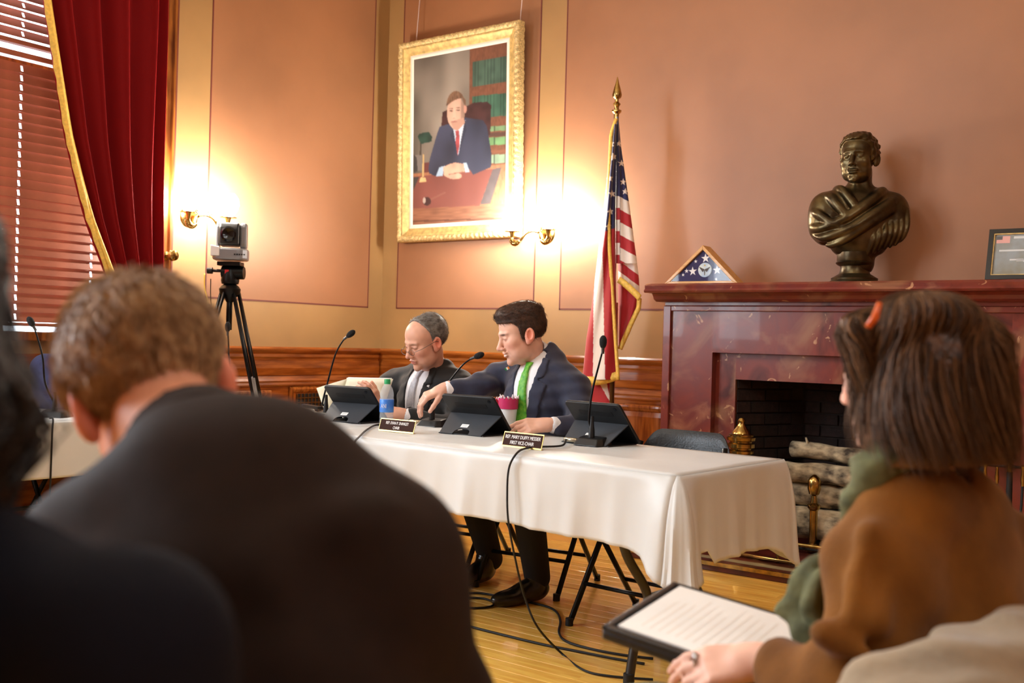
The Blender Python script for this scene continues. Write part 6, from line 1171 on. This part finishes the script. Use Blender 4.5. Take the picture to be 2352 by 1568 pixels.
# padfolio on her lap
pf = thing('padfolio', 'open black padfolio with white page on the woman\'s lap', 'folder', at(1560,1470,1.78)); PA, PB = at(1381, 1441, 1.745), at(1546, 1338, 1.955); fx = nrm(PB-PA); PC0 = at(1600, 1545, 1.60); gx = PC0-PA; gx = nrm(gx-fx*(gx@fx)); wz = nrm(np.cross(gx, fx)); wz = wz if wz[2] > 0 else -wz; Ls, Ll = float(np.linalg.norm(PB-PA)), .345
LEA = M('black_leatherette', (20,19,19), .4, bump=.15, bs=150)
MB().prism([(0,0),(Ll,0),(Ll,Ls),(0,Ls)], -.022, -.002, PA, gx, fx, wz).build('cover', LEA, pf, bevel=.006)
for a, b in (((0,0),(Ll,.016)), ((0,0),(.014,Ls)), ((0,Ls-.012),(Ll,Ls))): MB().prism([(a[0],a[1]),(b[0],a[1]),(b[0],b[1]),(a[0],b[1])], -.004, .004, PA, gx, fx, wz).build('raised_edge', LEA, pf, bevel=.003)
pg_ = MB().prism([(.020,.022),(Ll-.01,.022),(Ll-.01,Ls-.010),(.020,Ls-.010)], -.002, .003, PA, gx, fx, wz).build('page', WHITEP, pf)
rs = random.Random(4)
for k in range(12):
    u0 = .05+.016*k; MB().prism([(u0,.05),(u0+.0022,.05),(u0+.0022,.05+.12+.06*rs.random()),(u0,.05+.12+.06*rs.random())], .0031, .0033, PA, gx, fx, wz).build('printed_line', M('faint_print', (228,223,216), .8), pg_)
# her chair with a beige coat over the back
c6 = copy_tree(ch0); c6['label'] = 'black folding chair under the woman, hidden by beige coat'; hq = np.array(Hpw); fb = Rwt[:,1]; place(c6, float(hq[0]), float(hq[1]), math.atan2(fb[1], fb[0])+math.pi/2)
BE = M('beige_coat', (150,130,104), .85, rgb2=(122,104,82), vs=8, bump=.2, bs=80, sheen=.2); v = Vol(*bbox([at(1950,1580,1.22), at(2480,1440,1.45), at(2300,1700,1.2)], .2), .009)
v.chain([at(1960,1640,1.24), at(2110,1580,1.25), at(2240,1540,1.30), at(2380,1500,1.38), at(2520,1490,1.45)], [.045,.05,.052,.055,.055], .03); v.chain([at(2000,1760,1.20), at(2180,1680,1.20), at(2330,1590,1.26), at(2480,1560,1.36)], [.06,.07,.07,.07], .04); v.chain([at(2080,1900,1.2), at(2300,1800,1.2), at(2480,1720,1.3)], [.07,.08,.08], .05)
for (a, b, r_) in (((2080,1585,1.20),(2300,1530,1.21),.018),((2180,1500,1.28),(2352,1470,1.30),.016),((2140,1640,1.16),(2352,1570,1.2),.02)): v.cap(at(*a), at(*b), r_, r_*.7, .02)
folds(v, .007, [((5,4,7),1.),((-4,6,8),.8)]); bo = v.build('draped_coat', BE, None); tag(bo, 'beige coat draped over the chair back at lower right', 'coat')
# ================================================================== dark haired person at the left edge
DK = Figure('dark haired person in navy top cropped at the left edge', (4.72, -5.5, 0)); Hd = at(-452, 750, .66); Rd = frame(fF*.95-fR*.2-fU*.1, fU); Nd = at(-330, 1190, .66); SRd, SLd = at(290, 1505, .60), at(-700, 1500, .72)
NV = M('navy_knit', (13,14,24), .9, bump=.2, bs=200, spec=.2); v = Vol(*bbox([SRd, SLd, Nd, at(480,2100,.62), at(-600,2100,.7), at(-100,2600,.66)], .12), .010); v.chain([Nd, at(20,1440,.63), SRd], [.050,.050,.052], .04); v.chain([Nd, SLd], [.058,.062], .04); v.ell(at(-100,1900,.68), (.16,.11,.20), None, .05); v.chain([SRd, at(420,2080,.64), at(250,2200,.85)], [.060,.055,.045], .03); v.chain([SLd, at(-620,2080,.74)], [.062,.055], .03); v.ell(at(-100,2500,.66), (.17,.13,.22), None, .05); v.build('top', NV, DK.t)
v = Vol(*bbox([Hd-.17, Hd+.17, Nd, SRd, SLd, at(-100,2600,.66)], .08), .0075); m_ = .16; sl = v.win(Hd-m_, Hd+m_); X, Y, Z = v.pts(sl); q = [((X-Hd[0])*Rd[0,i]+(Y-Hd[1])*Rd[1,i]+(Z-Hd[2])*Rd[2,i]) for i in range(3)]; v.d[sl] = np.minimum(v.d[sl], face(*q, {}).astype(f32)); v.cap(Nd, Hd-fU*.06, .05, .05, .03); v.cap(Nd-fU*.05, SRd-fU*.02, .03, .03, .03); v.cap(Nd, SLd, .04, .04, .03); v.cap(Nd-fU*.08, at(-200,2500,.66), .05, .1, .04)
for s_, e_, w_ in ((SRd, at(420,2080,.64), at(250,2200,.85)), (SLd, at(-620,2080,.74), at(-400,2250,.95))): v.chain([s_, e_, w_], [.04,.035,.025], .02); hand(v, w_, fF*.9-fU*.2, fU, fR*.3+fF*.1, .95)
v.build('body', SKIN, DK.t, lambda V: skin_col(V, Hd, Rd, 1., (206,150,126), {}))
HD = HAIR('black_brown_hair', (30,22,17), (12,9,8), .45, 100); rs = np.random.RandomState(21); st = []; v = Vol(Hd-np.array([.2,.2,.34]), Hd+.2, .009); x, y, z = v.loc(Hd, Rd); vd_ = s_ell(x, y, z, (0,-.03,.03), (.096,.118,.098)); vd_ = smin(vd_, s_ell(x, y, z, (0,-.06,-.12), (.105,.085,.15)), .06); vd_ = smax(vd_, -s_ell(x, y, z, (0,.12,-.05), (.07,.07,.12)), .02); v.d = vd_.astype(f32); v.build('hair', HD, DK.t)
for i in range(1200):
    th = rs.uniform(-math.pi, math.pi)
    if abs(th) < .6: continue
    ga, gb = rs.uniform(0, 6.3, 2); wv = rs.uniform(.004, .014); pts = []; L_ = rs.uniform(.8, 1.15); lift = rs.uniform(-.004, .02)
    for k in range(12):
        t_ = L_*k/11; a_ = t_*2.6; zz = .035+.098*math.cos(min(a_, math.pi/2)) if a_ < math.pi/2 else .035-.225*(a_-math.pi/2); rad = math.sin(min(a_, math.pi/2)); bul = 1+.34*math.exp(-((zz+.062)/.04)**2); rx, ry = (.098+lift)*rad*bul, (.115+lift)*rad*bul; th_ = th+.2*math.sin(6*t_+ga); pts.append(Hd+Rd@np.array([-rx*math.sin(th_)+wv*math.sin(14*t_+gb), ry*math.cos(th_)-.035+wv*math.cos(13*t_+ga), zz]))
    st.append((pts, rs.uniform(.002, .0045)))
tube_hair('hair_locks', st, HD, DK.t, 4)
v = Vol(*bbox([at(-100,2600,.66), at(-100,2600,.66)+fF*.5], .35), .016); hq = at(-100,2650,.66)-fF*.12; hq[2] = .46
for s_ in (-1, 1): K = hq+fF*.36+fR*.10*s_; A_ = K.copy(); A_[2] = .09; v.chain([hq+fR*.09*s_, K, A_], [.10,.075,.055], .04); shoe(DK.t, np.array([A_[0],A_[1],0])-fF*.05, np.array([A_[0],A_[1],0])+fF*.2)
v.build('trousers', M('dark_trouser'), DK.t)
c7 = copy_tree(ch0); c7['label'] = 'black folding chair under the dark haired person at the left edge'; place(c7, float(hq[0]), float(hq[1]), YAW+math.pi)
